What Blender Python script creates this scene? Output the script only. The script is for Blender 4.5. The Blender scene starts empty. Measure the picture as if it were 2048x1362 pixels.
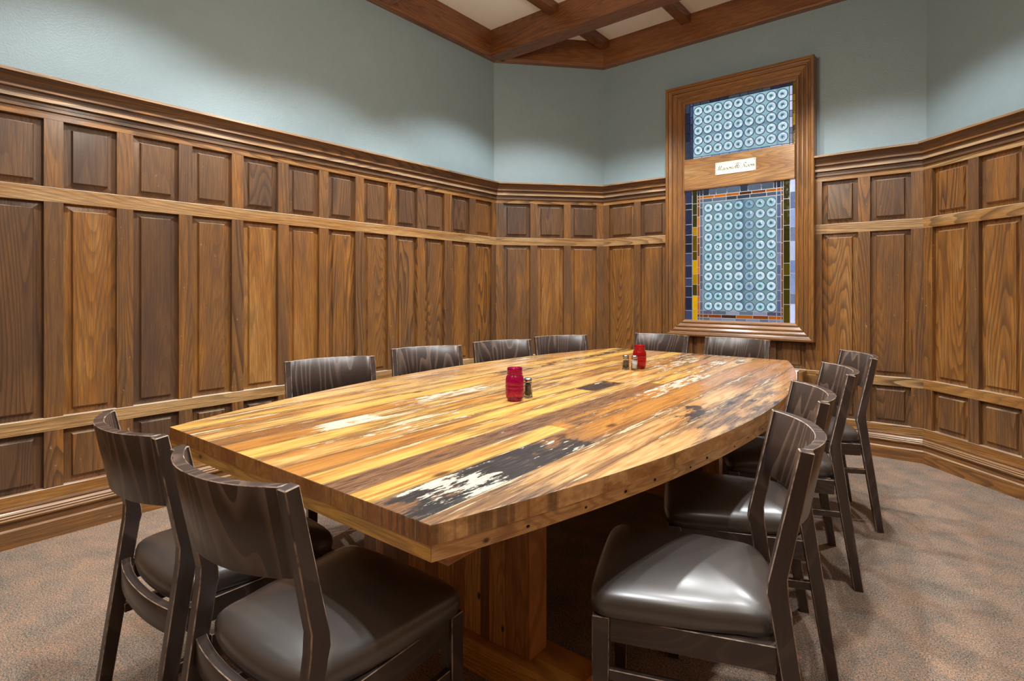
import bpy, bmesh, math, random
from mathutils import Vector, Matrix
from math import sin, cos, pi, radians, sqrt

S = bpy.context.scene
COL = S.collection

# ------------------------------------------------------------------ camera, world, light, exposure
EYE = 1.2
cam_d = bpy.data.cameras.new('camera')
cam_d.sensor_width = 36.0
cam_d.lens = 1098.0 / 2048.0 * 36.0
cam_d.shift_y = -101.0 / 2048.0
cam_d.clip_start = 0.05
cam = bpy.data.objects.new('camera', cam_d)
cam.location = (0, 0, EYE)
cam.rotation_euler = (radians(90), 0, radians(39.2))
COL.objects.link(cam)
S.camera = cam

S.view_settings.view_transform = 'Standard'
S.view_settings.look = 'None'
S.view_settings.gamma = 1.0
S.view_settings.use_curve_mapping = False
S.view_settings.exposure = 0.0

world = bpy.data.worlds.new('world')
S.world = world
world.use_nodes = True
world.node_tree.nodes['Background'].inputs[0].default_value = (0.75, 0.85, 1.0, 1)
world.node_tree.nodes['Background'].inputs[1].default_value = 0.6


def spot(x, y, z, tx, ty, watts, cone, blend=0.35, size=0.045, color=(0.95, 0.985, 1.0)):
    d = bpy.data.lights.new('ceiling_spot', 'SPOT')
    d.energy = watts
    d.spot_size = radians(cone)
    d.spot_blend = blend
    d.shadow_soft_size = size
    d.color = color
    o = bpy.data.objects.new('ceiling_spot', d)
    o.location = (x, y, z)
    v = Vector((tx - x, ty - y, -z))
    o.rotation_euler = v.to_track_quat('-Z', 'Y').to_euler()
    COL.objects.link(o)
    return o


# recessed downlights between the ceiling beams, over both long edges of the table
for (lx, ly, w) in ((-2.30, 0.90, 150), (-2.20, 2.02, 150), (-2.31, 3.42, 150), (-1.42, 3.52, 105),
                    (-0.50, 0.72, 140), (-0.45, 1.80, 140), (-0.55, 3.50, 130)):
    spot(lx, ly, 3.50, lx, ly, w, 112)
# unseen fill lights, added to brighten the ceiling, upper walls and shaded sides
for (lx, ly, lz, w, r) in ((-1.40, 1.15, 2.55, 24, 0.13), (-1.40, 2.35, 2.82, 33, 0.13), (-1.5, -0.55, 2.75, 20, 0.22), (0.25, 0.15, 2.85, 22, 0.22)):
    d = bpy.data.lights.new('soft_fill', 'POINT')
    d.energy = w
    d.shadow_soft_size = r
    d.color = (1.0, 0.86, 0.71)
    o = bpy.data.objects.new('soft_fill', d)
    o.location = (lx, ly, lz)
    COL.objects.link(o)

# ------------------------------------------------------------------ helpers


class MB:
    """collects quads / polygons with a per-face attribute (tone, seed, axis, wear and painted highlight) and a material slot"""

    def __init__(self):
        self.v, self.f, self.c, self.m, self.s = [], [], [], [], []

    def poly(self, pts, c=(0.5, 0, 0, 0), m=0, smooth=False):
        b = len(self.v)
        self.v += [tuple(p) for p in pts]
        self.f.append(tuple(range(b, b + len(pts))))
        self.c.append(c if isinstance(c, list) else [c] * len(pts))
        self.m.append(m)
        self.s.append(smooth)

    def box(self, x0, x1, y0, y1, z0, z1, c=(0.5, 0, 0, 0), m=0, skip=''):
        p = [(x0, y0, z0), (x1, y0, z0), (x1, y1, z0), (x0, y1, z0), (x0, y0, z1), (x1, y0, z1), (x1, y1, z1), (x0, y1, z1)]
        b = len(self.v)
        self.v += p
        for n, f in (('b', (3, 2, 1, 0)), ('t', (4, 5, 6, 7)), ('y', (0, 1, 5, 4)), ('X', (1, 2, 6, 5)), ('Y', (2, 3, 7, 6)), ('x', (3, 0, 4, 7))):
            if n in skip:
                continue
            self.f.append(tuple(b + i for i in f))
            self.c.append([c] * 4)
            self.m.append(m)
            self.s.append(False)

    def grid(self, rows, closed_u=False, closed_v=False, c=(0.5, 0, 0, 0), m=0, smooth=True, flip=False):
        b = len(self.v)
        n = len(rows[0])
        for r in rows:
            self.v += [tuple(p) for p in r]
        R = len(rows)
        for i in range(R if closed_v else R - 1):
            for j in range(n if closed_u else n - 1):
                q = (b + i * n + j, b + i * n + (j + 1) % n, b + ((i + 1) % R) * n + (j + 1) % n, b + ((i + 1) % R) * n + j)
                self.f.append(q[::-1] if flip else q)
                self.c.append([c] * 4)
                self.m.append(m)
                self.s.append(smooth)

    def build(self, name, mats, parent=None, bevel=0.0, bevel_mat=None, weld=False, loc=None, rotz=None, recalc=False):
        me = bpy.data.meshes.new(name)
        me.from_pydata(self.v, [], self.f)
        for mt in (mats if isinstance(mats, (list, tuple)) else [mats]):
            me.materials.append(mt)
        at = me.attributes.new('pc', 'FLOAT_COLOR', 'CORNER')
        k = 0
        for p in me.polygons:
            p.material_index = self.m[p.index]
            p.use_smooth = self.s[p.index]
            for q in range(p.loop_total):
                at.data[k].color = self.c[p.index][q]
                k += 1
        if bevel > 0 or weld or recalc:
            bm = bmesh.new()
            bm.from_mesh(me)
            if weld or bevel > 0:
                bmesh.ops.remove_doubles(bm, verts=bm.verts, dist=1e-5)
            if recalc or bevel > 0:
                bmesh.ops.recalc_face_normals(bm, faces=bm.faces)
            if bevel > 0:
                ed = [e for e in bm.edges if len(e.link_faces) == 2 and e.calc_face_angle(0) > radians(35)]
                r = bmesh.ops.bevel(bm, geom=ed, offset=bevel, segments=1, affect='EDGES', profile=0.5,
                                    material=-1 if bevel_mat is None else bevel_mat)
            bm.to_mesh(me)
            bm.free()
        o = bpy.data.objects.new(name, me)
        COL.objects.link(o)
        if parent:
            o.parent = parent
        if loc is not None:
            o.location = loc
        if rotz is not None:
            o.rotation_euler = (0, 0, rotz)
        return o


def tag(o, label, cat, group=None):
    o['label'] = label
    o['category'] = cat
    if group:
        o['group'] = group
    return o


def thing(name, label, cat, loc=(0, 0, 0), rotz=0.0, group=None):
    o = bpy.data.objects.new(name, None)
    o.empty_display_size = 0.1
    COL.objects.link(o)
    o.location = loc
    o.rotation_euler = (0, 0, rotz)
    return tag(o, label, cat, group)


def struct(o, label=None):
    o['kind'] = 'structure'
    if label:
        o['label'] = label
    return o


def copy_tree(root):
    c = root.copy()
    COL.objects.link(c)
    for ch in root.children:
        k = copy_tree(ch)
        k.parent = c
    return c


def catmull(pts, n=8, closed=False):
    P = [Vector(p) for p in pts]
    out = []
    N = len(P)
    for i in range(N if closed else N - 1):
        p1, p2 = P[i], P[(i + 1) % N]
        p0 = P[i - 1] if (closed or i > 0) else p1 * 2 - p2
        p3 = P[(i + 2) % N] if (closed or i + 2 < N) else p2 * 2 - p1
        for k in range(n):
            t = k / n
            out.append(0.5 * ((2 * p1) + (p2 - p0) * t + (2 * p0 - 5 * p1 + 4 * p2 - p3) * t * t + (3 * p1 - p0 - 3 * p2 + p3) * t ** 3))
    if not closed:
        out.append(P[-1])
    return out


# ------------------------------------------------------------------ materials
def srgb(r, g, b):
    def f(c):
        c /= 255.0
        return c / 12.92 if c <= 0.04045 else ((c + 0.055) / 1.055) ** 2.4
    return (f(r), f(g), f(b), 1.0)


class NT:
    def __init__(self, name):
        self.mat = bpy.data.materials.new(name)
        self.mat.use_nodes = True
        self.t = self.mat.node_tree
        self.t.nodes.clear()
        self.out = self.t.nodes.new('ShaderNodeOutputMaterial')

    def n(self, kind, **kw):
        nd = self.t.nodes.new('ShaderNode' + kind)
        for k, v in kw.items():
            if isinstance(k, str) and hasattr(nd, k) and not k.startswith('i_'):
                setattr(nd, k, v)
        return nd

    def link(self, a, b):
        self.t.links.new(a, b)

    def put(self, sock, v):
        if hasattr(v, 'default_value') and hasattr(v, 'links'):
            self.link(v, sock)
        else:
            sock.default_value = v

    def math(self, op, a, b=None, c=None, clamp=False):
        nd = self.n('Math', operation=op)
        nd.use_clamp = clamp
        self.put(nd.inputs[0], a)
        if b is not None:
            self.put(nd.inputs[1], b)
        if c is not None:
            self.put(nd.inputs[2], c)
        return nd.outputs[0]

    def vmath(self, op, a, b=None):
        nd = self.n('VectorMath', operation=op)
        self.put(nd.inputs[0], a)
        if b is not None:
            self.put(nd.inputs[1], b)
        return nd.outputs[0]

    def noise(self, vec, scale, detail=2.0, rough=0.5, dist=0.0):
        nd = self.n('TexNoise')
        self.put(nd.inputs['Vector'], vec)
        nd.inputs['Scale'].default_value = scale
        nd.inputs['Detail'].default_value = detail
        nd.inputs['Roughness'].default_value = rough
        nd.inputs['Distortion'].default_value = dist
        return nd.outputs['Fac']

    def ramp(self, fac, stops, interp='LINEAR'):
        nd = self.n('ValToRGB')
        nd.color_ramp.interpolation = interp
        e = nd.color_ramp.elements
        while len(e) > 1:
            e.remove(e[-1])
        e[0].position = stops[0][0]
        e[0].color = stops[0][1]
        for p, c in stops[1:]:
            q = e.new(p)
            q.color = c
        self.put(nd.inputs[0], fac)
        return nd.outputs[0]

    def rng(self, v, a, b, c=0.0, d=1.0, smooth=True):
        nd = self.n('MapRange')
        if smooth:
            nd.interpolation_type = 'SMOOTHSTEP'
        self.put(nd.inputs[0], v)
        for i, q in enumerate((a, b, c, d)):
            self.put(nd.inputs[i + 1], q)
        return nd.outputs[0]

    def mix(self, fac, a, b, blend='MIX'):
        nd = self.n('Mix')
        nd.data_type = 'RGBA'
        nd.blend_type = blend
        self.put(nd.inputs[0], fac)
        self.put(nd.inputs[6], a)
        self.put(nd.inputs[7], b)
        return nd.outputs[2]

    def attr(self):
        nd = self.n('Attribute')
        nd.attribute_name = 'pc'
        return nd

    def sep(self, col):
        nd = self.n('SeparateColor')
        self.put(nd.inputs[0], col)
        return nd.outputs

    def comb(self, x, y, z):
        nd = self.n('CombineXYZ')
        for i, q in enumerate((x, y, z)):
            self.put(nd.inputs[i], q)
        return nd.outputs[0]

    def objco(self):
        return self.n('TexCoord').outputs['Object']

    def bump(self, h, strength=0.3, dist=0.002):
        nd = self.n('Bump')
        nd.inputs['Strength'].default_value = strength
        nd.inputs['Distance'].default_value = dist
        self.put(nd.inputs['Height'], h)
        return nd.outputs[0]

    def principled(self, color, rough=0.5, spec=0.5, normal=None, metal=0.0, coat=0.0, coat_rough=0.1, trans=0.0, ior=1.5):
        nd = self.n('BsdfPrincipled')
        self.put(nd.inputs['Base Color'], color)
        self.put(nd.inputs['Roughness'], rough)
        self.put(nd.inputs['Specular IOR Level'], spec)
        nd.inputs['Metallic'].default_value = metal
        nd.inputs['Coat Weight'].default_value = coat
        nd.inputs['Coat Roughness'].default_value = coat_rough
        nd.inputs['Transmission Weight'].default_value = trans
        nd.inputs['IOR'].default_value = ior
        if normal is not None:
            self.link(normal, nd.inputs['Normal'])
        self.link(nd.outputs[0], self.out.inputs[0])
        return nd


def grain_coords(t, along_x_is_one=True):
    """object coordinates with the grain turned to z; shifted by the piece's seed"""
    a = t.attr()
    sp = t.sep(a.outputs['Color'])
    xyz = t.n('SeparateXYZ')
    t.link(t.objco(), xyz.inputs[0])
    x, y, z = xyz.outputs
    ax = sp[2]
    gx = t.math('ADD', t.math('MULTIPLY', x, t.math('SUBTRACT', 1.0, ax)), t.math('MULTIPLY', z, ax))
    gz = t.math('ADD', t.math('MULTIPLY', z, t.math('SUBTRACT', 1.0, ax)), t.math('MULTIPLY', x, ax))
    seed = sp[1]
    gx = t.math('ADD', gx, t.math('MULTIPLY', seed, 37.0))
    gz = t.math('ADD', gz, t.math('MULTIPLY', seed, 91.0))
    yy = t.math('ADD', y, t.math('MULTIPLY', seed, 13.0))
    return sp, a, gx, yy, gz


def mat_oak(name='panelling_oak', red=False, rough=0.42):
    t = NT(name)
    sp, a, gx, gy, gz = grain_coords(t)
    tone = sp[0]
    # cathedral figure: contour lines of a slow noise
    slow = t.noise(t.comb(t.math('MULTIPLY', gx, 5.0), t.math('MULTIPLY', gy, 5.0), t.math('MULTIPLY', gz, 0.42)), 1.0, 2.0, 0.3)
    saw = t.math('FRACT', t.math('MULTIPLY', slow, 34.0))
    ring = t.math('MULTIPLY', t.rng(saw, 0.30, 0.92), t.rng(saw, 1.0, 0.93))
    pores = t.noise(t.comb(t.math('MULTIPLY', gx, 340.0), t.math('MULTIPLY', gy, 340.0), t.math('MULTIPLY', gz, 9.0)), 1.0, 3.0, 0.6)
    pores = t.rng(pores, 0.36, 0.66)
    broad = t.noise(t.comb(t.math('MULTIPLY', gx, 9.0), t.math('MULTIPLY', gy, 9.0), t.math('MULTIPLY', gz, 1.6)), 1.0, 3.0, 0.55)
    k = t.math('ADD', tone, t.math('MULTIPLY', t.math('SUBTRACT', broad, 0.5), 0.95), clamp=True)
    if red:
        base = t.ramp(k, [(0.0, srgb(88, 52, 26)), (0.5, srgb(138, 84, 40)), (1.0, srgb(170, 112, 58))])
        dark = srgb(66, 32, 16)
    else:
        base = t.ramp(k, [(0.0, srgb(92, 66, 48)), (0.35, srgb(128, 88, 50)), (0.60, srgb(166, 108, 44)), (0.82, srgb(186, 134, 72)), (1.0, srgb(204, 162, 108))])
        dark = srgb(62, 42, 28)
    fig = t.rng(t.math('FRACT', t.math('MULTIPLY', sp[1], 7.3)), 0.1, 1.0, 0.26, 0.80, smooth=False)
    c = t.mix(t.math('MULTIPLY', ring, fig), base, dark)
    c = t.mix(t.math('MULTIPLY', t.math('SUBTRACT', 1.0, pores), 0.5), c, dark)
    # scuffs
    sc = t.noise(t.comb(t.math('MULTIPLY', gx, 60.0), t.math('MULTIPLY', gy, 60.0), t.math('MULTIPLY', gz, 22.0)), 1.0, 4.0, 0.7)
    wear_glint = a.outputs['Alpha']
    sc = t.math('MULTIPLY', t.rng(sc, 0.68, 0.71), t.math('MINIMUM', wear_glint, 0.9))
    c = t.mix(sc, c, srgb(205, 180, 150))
    c = t.mix(t.math('MULTIPLY', t.math('SUBTRACT', wear_glint, 1.0, clamp=True), t.rng(broad, 0.25, 0.6)), c, srgb(240, 228, 208))  # above one: highlight on ledges and bevels, painted into the colour
    h = t.math('ADD', t.math('MULTIPLY', pores, 1.0), t.math('MULTIPLY', ring, -0.4))
    t.principled(c, rough=t.rng(pores, 0, 1, rough + 0.12, rough - 0.04), spec=0.5, normal=t.bump(h, 0.25, 0.0008), coat=0.4, coat_rough=0.2)
    return t.mat


def mat_plaster():
    t = NT('wall_plaster')
    co = t.objco()
    n1 = t.noise(co, 120.0, 2.0, 0.5)
    n2 = t.noise(co, 9.0, 3.0, 0.55, 0.6)
    h = t.math('ADD', t.math('MULTIPLY', n1, 0.55), t.math('MULTIPLY', n2, 0.5))
    c = t.mix(n2, srgb(135, 154, 160), srgb(143, 161, 166))
    t.principled(c, rough=0.42, spec=0.45, normal=t.bump(h, 0.4, 0.006))
    return t.mat


def mat_ceiling():
    t = NT('ceiling_plaster')
    n = t.noise(t.objco(), 40.0, 3.0)
    t.principled(srgb(244, 242, 238), rough=0.85, spec=0.2, normal=t.bump(n, 0.2, 0.002))
    return t.mat


def mat_carpet():
    t = NT('loop_carpet')
    co = t.objco()
    loops = t.noise(co, 260.0, 2.0, 0.6)
    fine = t.noise(t.vmath('ADD', co, (7.3, 2.1, 0)), 150.0, 3.0, 0.7)
    patch = t.noise(co, 7.0, 5.0, 0.62, 0.3)
    big = t.noise(t.vmath('ADD', co, (3.0, 9.0, 0)), 1.6, 3.0, 0.55)
    k = t.math('ADD', t.math('MULTIPLY', t.math('SUBTRACT', fine, 0.5), 2.6), t.math('ADD', t.math('MULTIPLY', patch, 0.9), t.math('MULTIPLY', big, 0.35)))
    k = t.math('SUBTRACT', k, 0.12)
    c = t.ramp(k, [(0.08, srgb(100, 98, 94)), (0.34, srgb(140, 130, 118)), (0.58, srgb(168, 144, 124)), (0.78, srgb(190, 150, 122)), (0.98, srgb(208, 164, 130))])
    c = t.mix(t.math('MULTIPLY', t.rng(loops, 0.58, 0.36), 0.7), c, srgb(64, 54, 48))
    nd = t.principled(c, rough=0.95, spec=0.1, normal=t.bump(loops, 0.9, 0.004))
    return t.mat


def mat_chair_wood():
    t = NT('dark_stained_beech')
    sp, a, gx, gy, gz = grain_coords(t)
    oi = t.n('ObjectInfo')
    rnd = t.math('MULTIPLY', oi.outputs['Random'], 40.0)
    gx = t.math('ADD', gx, rnd)
    slow = t.noise(t.comb(t.math('MULTIPLY', gx, 6.5), t.math('MULTIPLY', gy, 2.0), t.math('ADD', t.math('MULTIPLY', gz, 1.1), rnd)), 1.0, 1.4, 0.4)
    saw = t.math('FRACT', t.math('MULTIPLY', slow, 15.0))
    line = t.math('MULTIPLY', t.rng(saw, 0.55, 0.97), t.rng(saw, 1.0, 0.97))
    fine = t.noise(t.comb(t.math('MULTIPLY', gx, 240.0), t.math('MULTIPLY', gy, 240.0), t.math('MULTIPLY', gz, 9.0)), 1.0, 2.0, 0.6)
    c = t.mix(fine, srgb(48, 38, 34), srgb(66, 53, 47))
    c = t.mix(t.math('MULTIPLY', line, t.math('MULTIPLY', sp[0], 0.5)), c, srgb(122, 100, 88))
    t.principled(c, rough=0.34, spec=0.6, normal=t.bump(fine, 0.15, 0.0006))
    return t.mat


def mat_worn_edge():
    t = NT('worn_edge_wood')
    n = t.noise(t.objco(), 26.0, 3.0, 0.6)
    c = t.mix(t.rng(n, 0.30, 0.62), srgb(78, 62, 54), srgb(176, 154, 134))
    t.principled(c, rough=0.5)
    return t.mat


def mat_leather():
    t = NT('dark_brown_vinyl')
    co = t.objco()
    n = t.noise(co, 420.0, 3.0, 0.6)
    m = t.noise(co, 12.0, 2.0)
    c = t.mix(m, srgb(60, 54, 50), srgb(70, 63, 58))
    t.principled(c, rough=0.36, spec=1.0, normal=t.bump(n, 0.10, 0.0006), coat=0.5, coat_rough=0.24)
    return t.mat


def mat_simple(name, col, rough=0.5, metal=0.0, spec=0.5):
    t = NT(name)
    n = t.noise(t.objco(), 30.0, 2.0)
    c = t.mix(t.math('MULTIPLY', n, 0.15), col, tuple(x * 0.7 for x in col[:3]) + (1,))
    t.principled(c, rough=rough, metal=metal, spec=spec)
    return t.mat


def mat_table_top():
    """pc = own colour of the board; pm = (white paint, black paint, brown weathering, seed)"""
    t = NT('reclaimed_boards')
    a = t.attr()
    b = t.n('Attribute')
    b.attribute_name = 'pm'
    sp = t.sep(b.outputs['Color'])
    seed = b.outputs['Alpha']
    xyz = t.n('SeparateXYZ')
    t.link(t.objco(), xyz.inputs[0])
    x, y, z = xyz.outputs
    sx = t.math('ADD', x, t.math('MULTIPLY', seed, 3.7))
    sy = t.math('ADD', y, t.math('MULTIPLY', seed, 17.0))
    # grain
    slow = t.noise(t.comb(t.math('MULTIPLY', sx, 7.0), t.math('MULTIPLY', sy, 0.9), t.math('MULTIPLY', z, 6.0)), 1.0, 1.5, 0.45)
    ring = t.rng(t.math('SINE', t.math('MULTIPLY', slow, 90.0)), 0.0, 1.0)
    fine = t.noise(t.comb(t.math('MULTIPLY', sx, 170.0), t.math('MULTIPLY', sy, 4.0), t.math('MULTIPLY', z, 60.0)), 1.0, 3.0, 0.6)
    streak = t.noise(t.comb(t.math('MULTIPLY', sx, 38.0), t.math('MULTIPLY', sy, 2.2), t.math('MULTIPLY', z, 20.0)), 1.0, 4.0, 0.62)
    c = t.mix(t.math('MULTIPLY', ring, 0.28), a.outputs['Color'], srgb(150, 84, 30))
    c = t.mix(t.math('MULTIPLY', t.rng(fine, 0.62, 0.35), 0.30), c, srgb(120, 66, 24))
    # honey stain streaks
    hon = t.noise(t.comb(t.math('MULTIPLY', sx, 13.0), t.math('MULTIPLY', sy, 1.5), 7.0), 1.0, 4.0, 0.6)
    c = t.mix(t.math('MULTIPLY', t.rng(hon, 0.44, 0.70), 0.85), c, srgb(168, 110, 50))
    c = t.mix(t.math('MULTIPLY', t.rng(streak, 0.52, 0.72), 0.7), c, srgb(152, 96, 44))
    # fine grey-brown weather streaks along the grain, over every board
    ws = t.noise(t.comb(t.math('MULTIPLY', sx, 75.0), t.math('MULTIPLY', sy, 3.0), 5.0), 1.0, 5.0, 0.68)
    wz = t.noise(t.comb(t.math('MULTIPLY', x, 3.0), t.math('MULTIPLY', y, 1.3), 2.0), 1.0, 3.0, 0.6)
    edge = t.math('POWER', t.math('SUBTRACT', 1.0, a.outputs['Alpha'], clamp=True), 2.5)
    wk = t.rng(t.math('ADD', t.math('ADD', ws, t.math('MULTIPLY', edge, 0.22)), t.math('MULTIPLY', t.math('SUBTRACT', wz, 0.5), 0.8)), 0.52, 0.70)
    c = t.mix(t.math('MULTIPLY', wk, 0.75), c, t.mix(fine, srgb(66, 48, 38), srgb(124, 86, 52)))
    ps = t.noise(t.comb(t.math('MULTIPLY', sx, 90.0), t.math('MULTIPLY', sy, 4.5), 11.0), 1.0, 5.0, 0.7)
    pk_ = t.rng(t.math('ADD', t.math('ADD', ps, t.math('MULTIPLY', edge, 0.17)), t.math('MULTIPLY', t.math('SUBTRACT', wz, 0.5), 0.5)), 0.70, 0.74)
    c = t.mix(t.math('MULTIPLY', pk_, 0.75), c, srgb(222, 206, 172))
    # knots and nail holes
    vo = t.n('TexVoronoi')
    t.link(t.comb(t.math('MULTIPLY', sx, 5.5), t.math('MULTIPLY', sy, 2.2), 0.0), vo.inputs['Vector'])
    vo.inputs['Scale'].default_value = 1.0
    kn = t.rng(vo.outputs['Distance'], 0.10, 0.03)
    c = t.mix(t.math('MULTIPLY', kn, 0.85), c, srgb(70, 38, 18))
    # brown weathering
    wn = t.noise(t.comb(t.math('MULTIPLY', sx, 26.0), t.math('MULTIPLY', sy, 3.4), 0.0), 1.0, 5.0, 0.65)
    fl = t.noise(t.comb(t.math('MULTIPLY', sx, 150.0), t.math('MULTIPLY', sy, 8.0), 0.0), 1.0, 5.0, 0.7)
    wmask = t.rng(t.math('ADD', wn, sp[2]), 0.92, 1.12)
    wcol = t.mix(t.rng(fl, 0.40, 0.62), srgb(62, 46, 42), srgb(134, 98, 70))
    c = t.mix(t.math('MULTIPLY', wmask, 0.88), c, wcol)
    # black paint
    bn = t.noise(t.comb(t.math('MULTIPLY', sx, 20.0), t.math('MULTIPLY', sy, 6.0), 3.0), 1.0, 6.0, 0.68)
    bmask = t.rng(t.math('ADD', bn, sp[1]), 0.97, 1.05)
    bcol = t.mix(t.rng(fl, 0.52, 0.7), srgb(36, 38, 42), srgb(78, 74, 72))
    c = t.mix(t.math('MULTIPLY', bmask, 0.95), c, bcol)
    # flaking white paint
    pn = t.noise(t.comb(t.math('MULTIPLY', sx, 42.0), t.math('MULTIPLY', sy, 8.0), 9.0), 1.0, 6.0, 0.72)
    pmask = t.rng(t.math('ADD', pn, sp[0]), 0.975, 1.02)
    pcol = t.mix(t.rng(fl, 0.3, 0.5), srgb(160, 150, 126), srgb(206, 200, 182))
    c = t.mix(t.math('MULTIPLY', pmask, 0.95), c, pcol)
    h = t.math('ADD', fine, t.math('MULTIPLY', t.math('ADD', pmask, bmask), 0.8))
    t.principled(c, rough=t.math('ADD', 0.20, t.math('MULTIPLY', fine, 0.12)), spec=0.5, normal=t.bump(h, 0.18, 0.0008), coat=0.25, coat_rough=0.12)
    return t.mat


def mat_pine():
    """table edges and base: pc = own colour (r,g,b), grain along the longest direction is chosen by alpha"""
    t = NT('varnished_pine')
    a = t.attr()
    xyz = t.n('SeparateXYZ')
    t.link(t.objco(), xyz.inputs[0])
    x, y, z = xyz.outputs
    ax = a.outputs['Alpha']            # 0 grain along y (or x), 1 grain along z
    inv = t.math('SUBTRACT', 1.0, ax)
    u = t.math('ADD', t.math('MULTIPLY', z, inv), t.math('MULTIPLY', x, ax))
    v = t.math('ADD', t.math('MULTIPLY', t.math('ADD', x, y), inv), t.math('MULTIPLY', z, ax))
    slow = t.noise(t.comb(t.math('MULTIPLY', u, 16.0), t.math('MULTIPLY', v, 1.4), t.math('MULTIPLY', y, 3.0)), 1.0, 1.5, 0.45)
    ring = t.rng(t.math('SINE', t.math('MULTIPLY', slow, 70.0)), -0.2, 1.0)
    fine = t.noise(t.comb(t.math('MULTIPLY', u, 220.0), t.math('MULTIPLY', v, 7.0), t.math('MULTIPLY', y, 9.0)), 1.0, 3.0, 0.6)
    blot = t.noise(t.objco(), 5.0, 3.0, 0.6)
    c = t.mix(t.math('MULTIPLY', ring, 0.34), a.outputs['Color'], srgb(120, 66, 26))
    c = t.mix(t.math('MULTIPLY', t.rng(fine, 0.6, 0.35), 0.3), c, srgb(96, 52, 22))
    c = t.mix(t.math('MULTIPLY', t.rng(blot, 0.5, 0.72), 0.4), c, srgb(122, 70, 30))
    vo = t.n('TexVoronoi')
    t.link(t.comb(t.math('MULTIPLY', u, 10.0), t.math('MULTIPLY', v, 5.0), 0.0), vo.inputs['Vector'])
    vo.inputs['Scale'].default_value = 1.0
    kn = t.rng(vo.outputs['Distance'], 0.085, 0.04)
    c = t.mix(t.math('MULTIPLY', kn, 0.9), c, srgb(50, 28, 16))
    t.principled(c, rough=0.3, spec=0.5, normal=t.bump(fine, 0.15, 0.0008), coat=0.2)
    return t.mat


def mat_stained(name, strength):
    """lit coloured glass: pc = colour of the pane"""
    t = NT(name)
    a = t.attr()
    co = t.objco()
    n = t.noise(co, 26.0, 4.0, 0.6, 1.0)
    big = t.noise(co, 5.0, 2.0, 0.5)
    k = t.math('ADD', 0.62, t.math('ADD', t.math('MULTIPLY', n, 0.5), t.math('MULTIPLY', big, 0.3)))
    em = t.n('Emission')
    t.link(a.outputs['Color'], em.inputs[0])
    t.put(em.inputs[1], t.math('MULTIPLY', k, strength))
    gl = t.n('BsdfGlossy')
    gl.inputs['Roughness'].default_value = 0.12
    t.link(t.bump(n, 0.4, 0.003), gl.inputs['Normal'])
    gl.inputs['Color'].default_value = (1, 1, 1, 1)
    fr = t.n('Fresnel')
    ad = t.n('MixShader')
    t.put(ad.inputs[0], t.math('MULTIPLY', fr.outputs[0], 0.7))
    t.link(em.outputs[0], ad.inputs[1])
    t.link(gl.outputs[0], ad.inputs[2])
    t.link(ad.outputs[0], t.out.inputs[0])
    return t.mat


def mat_roundel(strength):
    """bull's-eye glass: pc.r = distance from the eye, pc.g = seed, pc.b = shade of what stands behind"""
    t = NT('bullseye_glass')
    sp = t.sep(t.attr().outputs['Color'])
    co = t.objco()
    n = t.noise(co, 55.0, 3.0, 0.6, 0.8)
    r = t.math('ADD', sp[0], t.math('MULTIPLY', t.math('SUBTRACT', n, 0.5), 0.6))
    c = t.ramp(r, [(0.0, srgb(44, 84, 92)), (0.22, srgb(84, 130, 144)), (0.46, srgb(176, 212, 226)), (0.64, srgb(222, 240, 250)), (0.86, srgb(214, 234, 252)), (1.0, srgb(168, 204, 230))])
    c2 = t.ramp(r, [(0.0, srgb(30, 80, 62)), (0.24, srgb(72, 122, 108)), (0.48, srgb(142, 194, 204)), (0.72, srgb(184, 220, 240)), (0.92, srgb(150, 192, 224)), (1.0, srgb(110, 152, 186))])
    c = t.mix(sp[1], c, c2)
    c = t.mix(sp[2], c, srgb(88, 122, 160))
    em = t.n('Emission')
    t.link(c, em.inputs[0])
    em.inputs[1].default_value = strength
    gl = t.n('BsdfGlossy')
    gl.inputs['Roughness'].default_value = 0.08
    gl.inputs['Color'].default_value = (1, 1, 1, 1)
    fr = t.n('Fresnel')
    ad = t.n('MixShader')
    t.link(fr.outputs[0], ad.inputs[0])
    t.link(em.outputs[0], ad.inputs[1])
    t.link(gl.outputs[0], ad.inputs[2])
    t.link(ad.outputs[0], t.out.inputs[0])
    return t.mat


def mat_glass(name, col, rough=0.03, trans=1.0):
    t = NT(name)
    n = t.noise(t.objco(), 45.0, 2.0)
    t.principled(col, rough=rough, trans=trans, ior=1.48, normal=t.bump(n, 0.08, 0.002))
    return t.mat


OAK = mat_oak()
BEAM = mat_oak('beam_oak', red=True, rough=0.38)
PLASTER = mat_plaster()
CEIL = mat_ceiling()
CARPET = mat_carpet()
CHAIRW = mat_chair_wood()
WORN = mat_worn_edge()
VINYL = mat_leather()
BOARDS = mat_table_top()
PINE = mat_pine()

rnd = random.Random(11)

# ------------------------------------------------------------------ the room shell
P0, P1, P2, P3, P4, P5 = (-3.45, -0.95), (-3.45, 3.958), (-2.723, 4.776), (-0.179, 4.776), (0.60, 4.008), (0.60, -0.95)
CEIL_Z = 3.61
poly = [P0, P1, P2, P3, P4, P5]

fl = MB()
fl.poly([(p[0], p[1], 0) for p in poly][::-1])
floor = struct(fl.build('floor', CARPET), 'brown mottled loop carpet')
ce = MB()
ce.poly([(p[0], p[1], CEIL_Z) for p in poly])
struct(ce.build('ceiling', CEIL), 'white plaster ceiling between oak beams')

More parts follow.
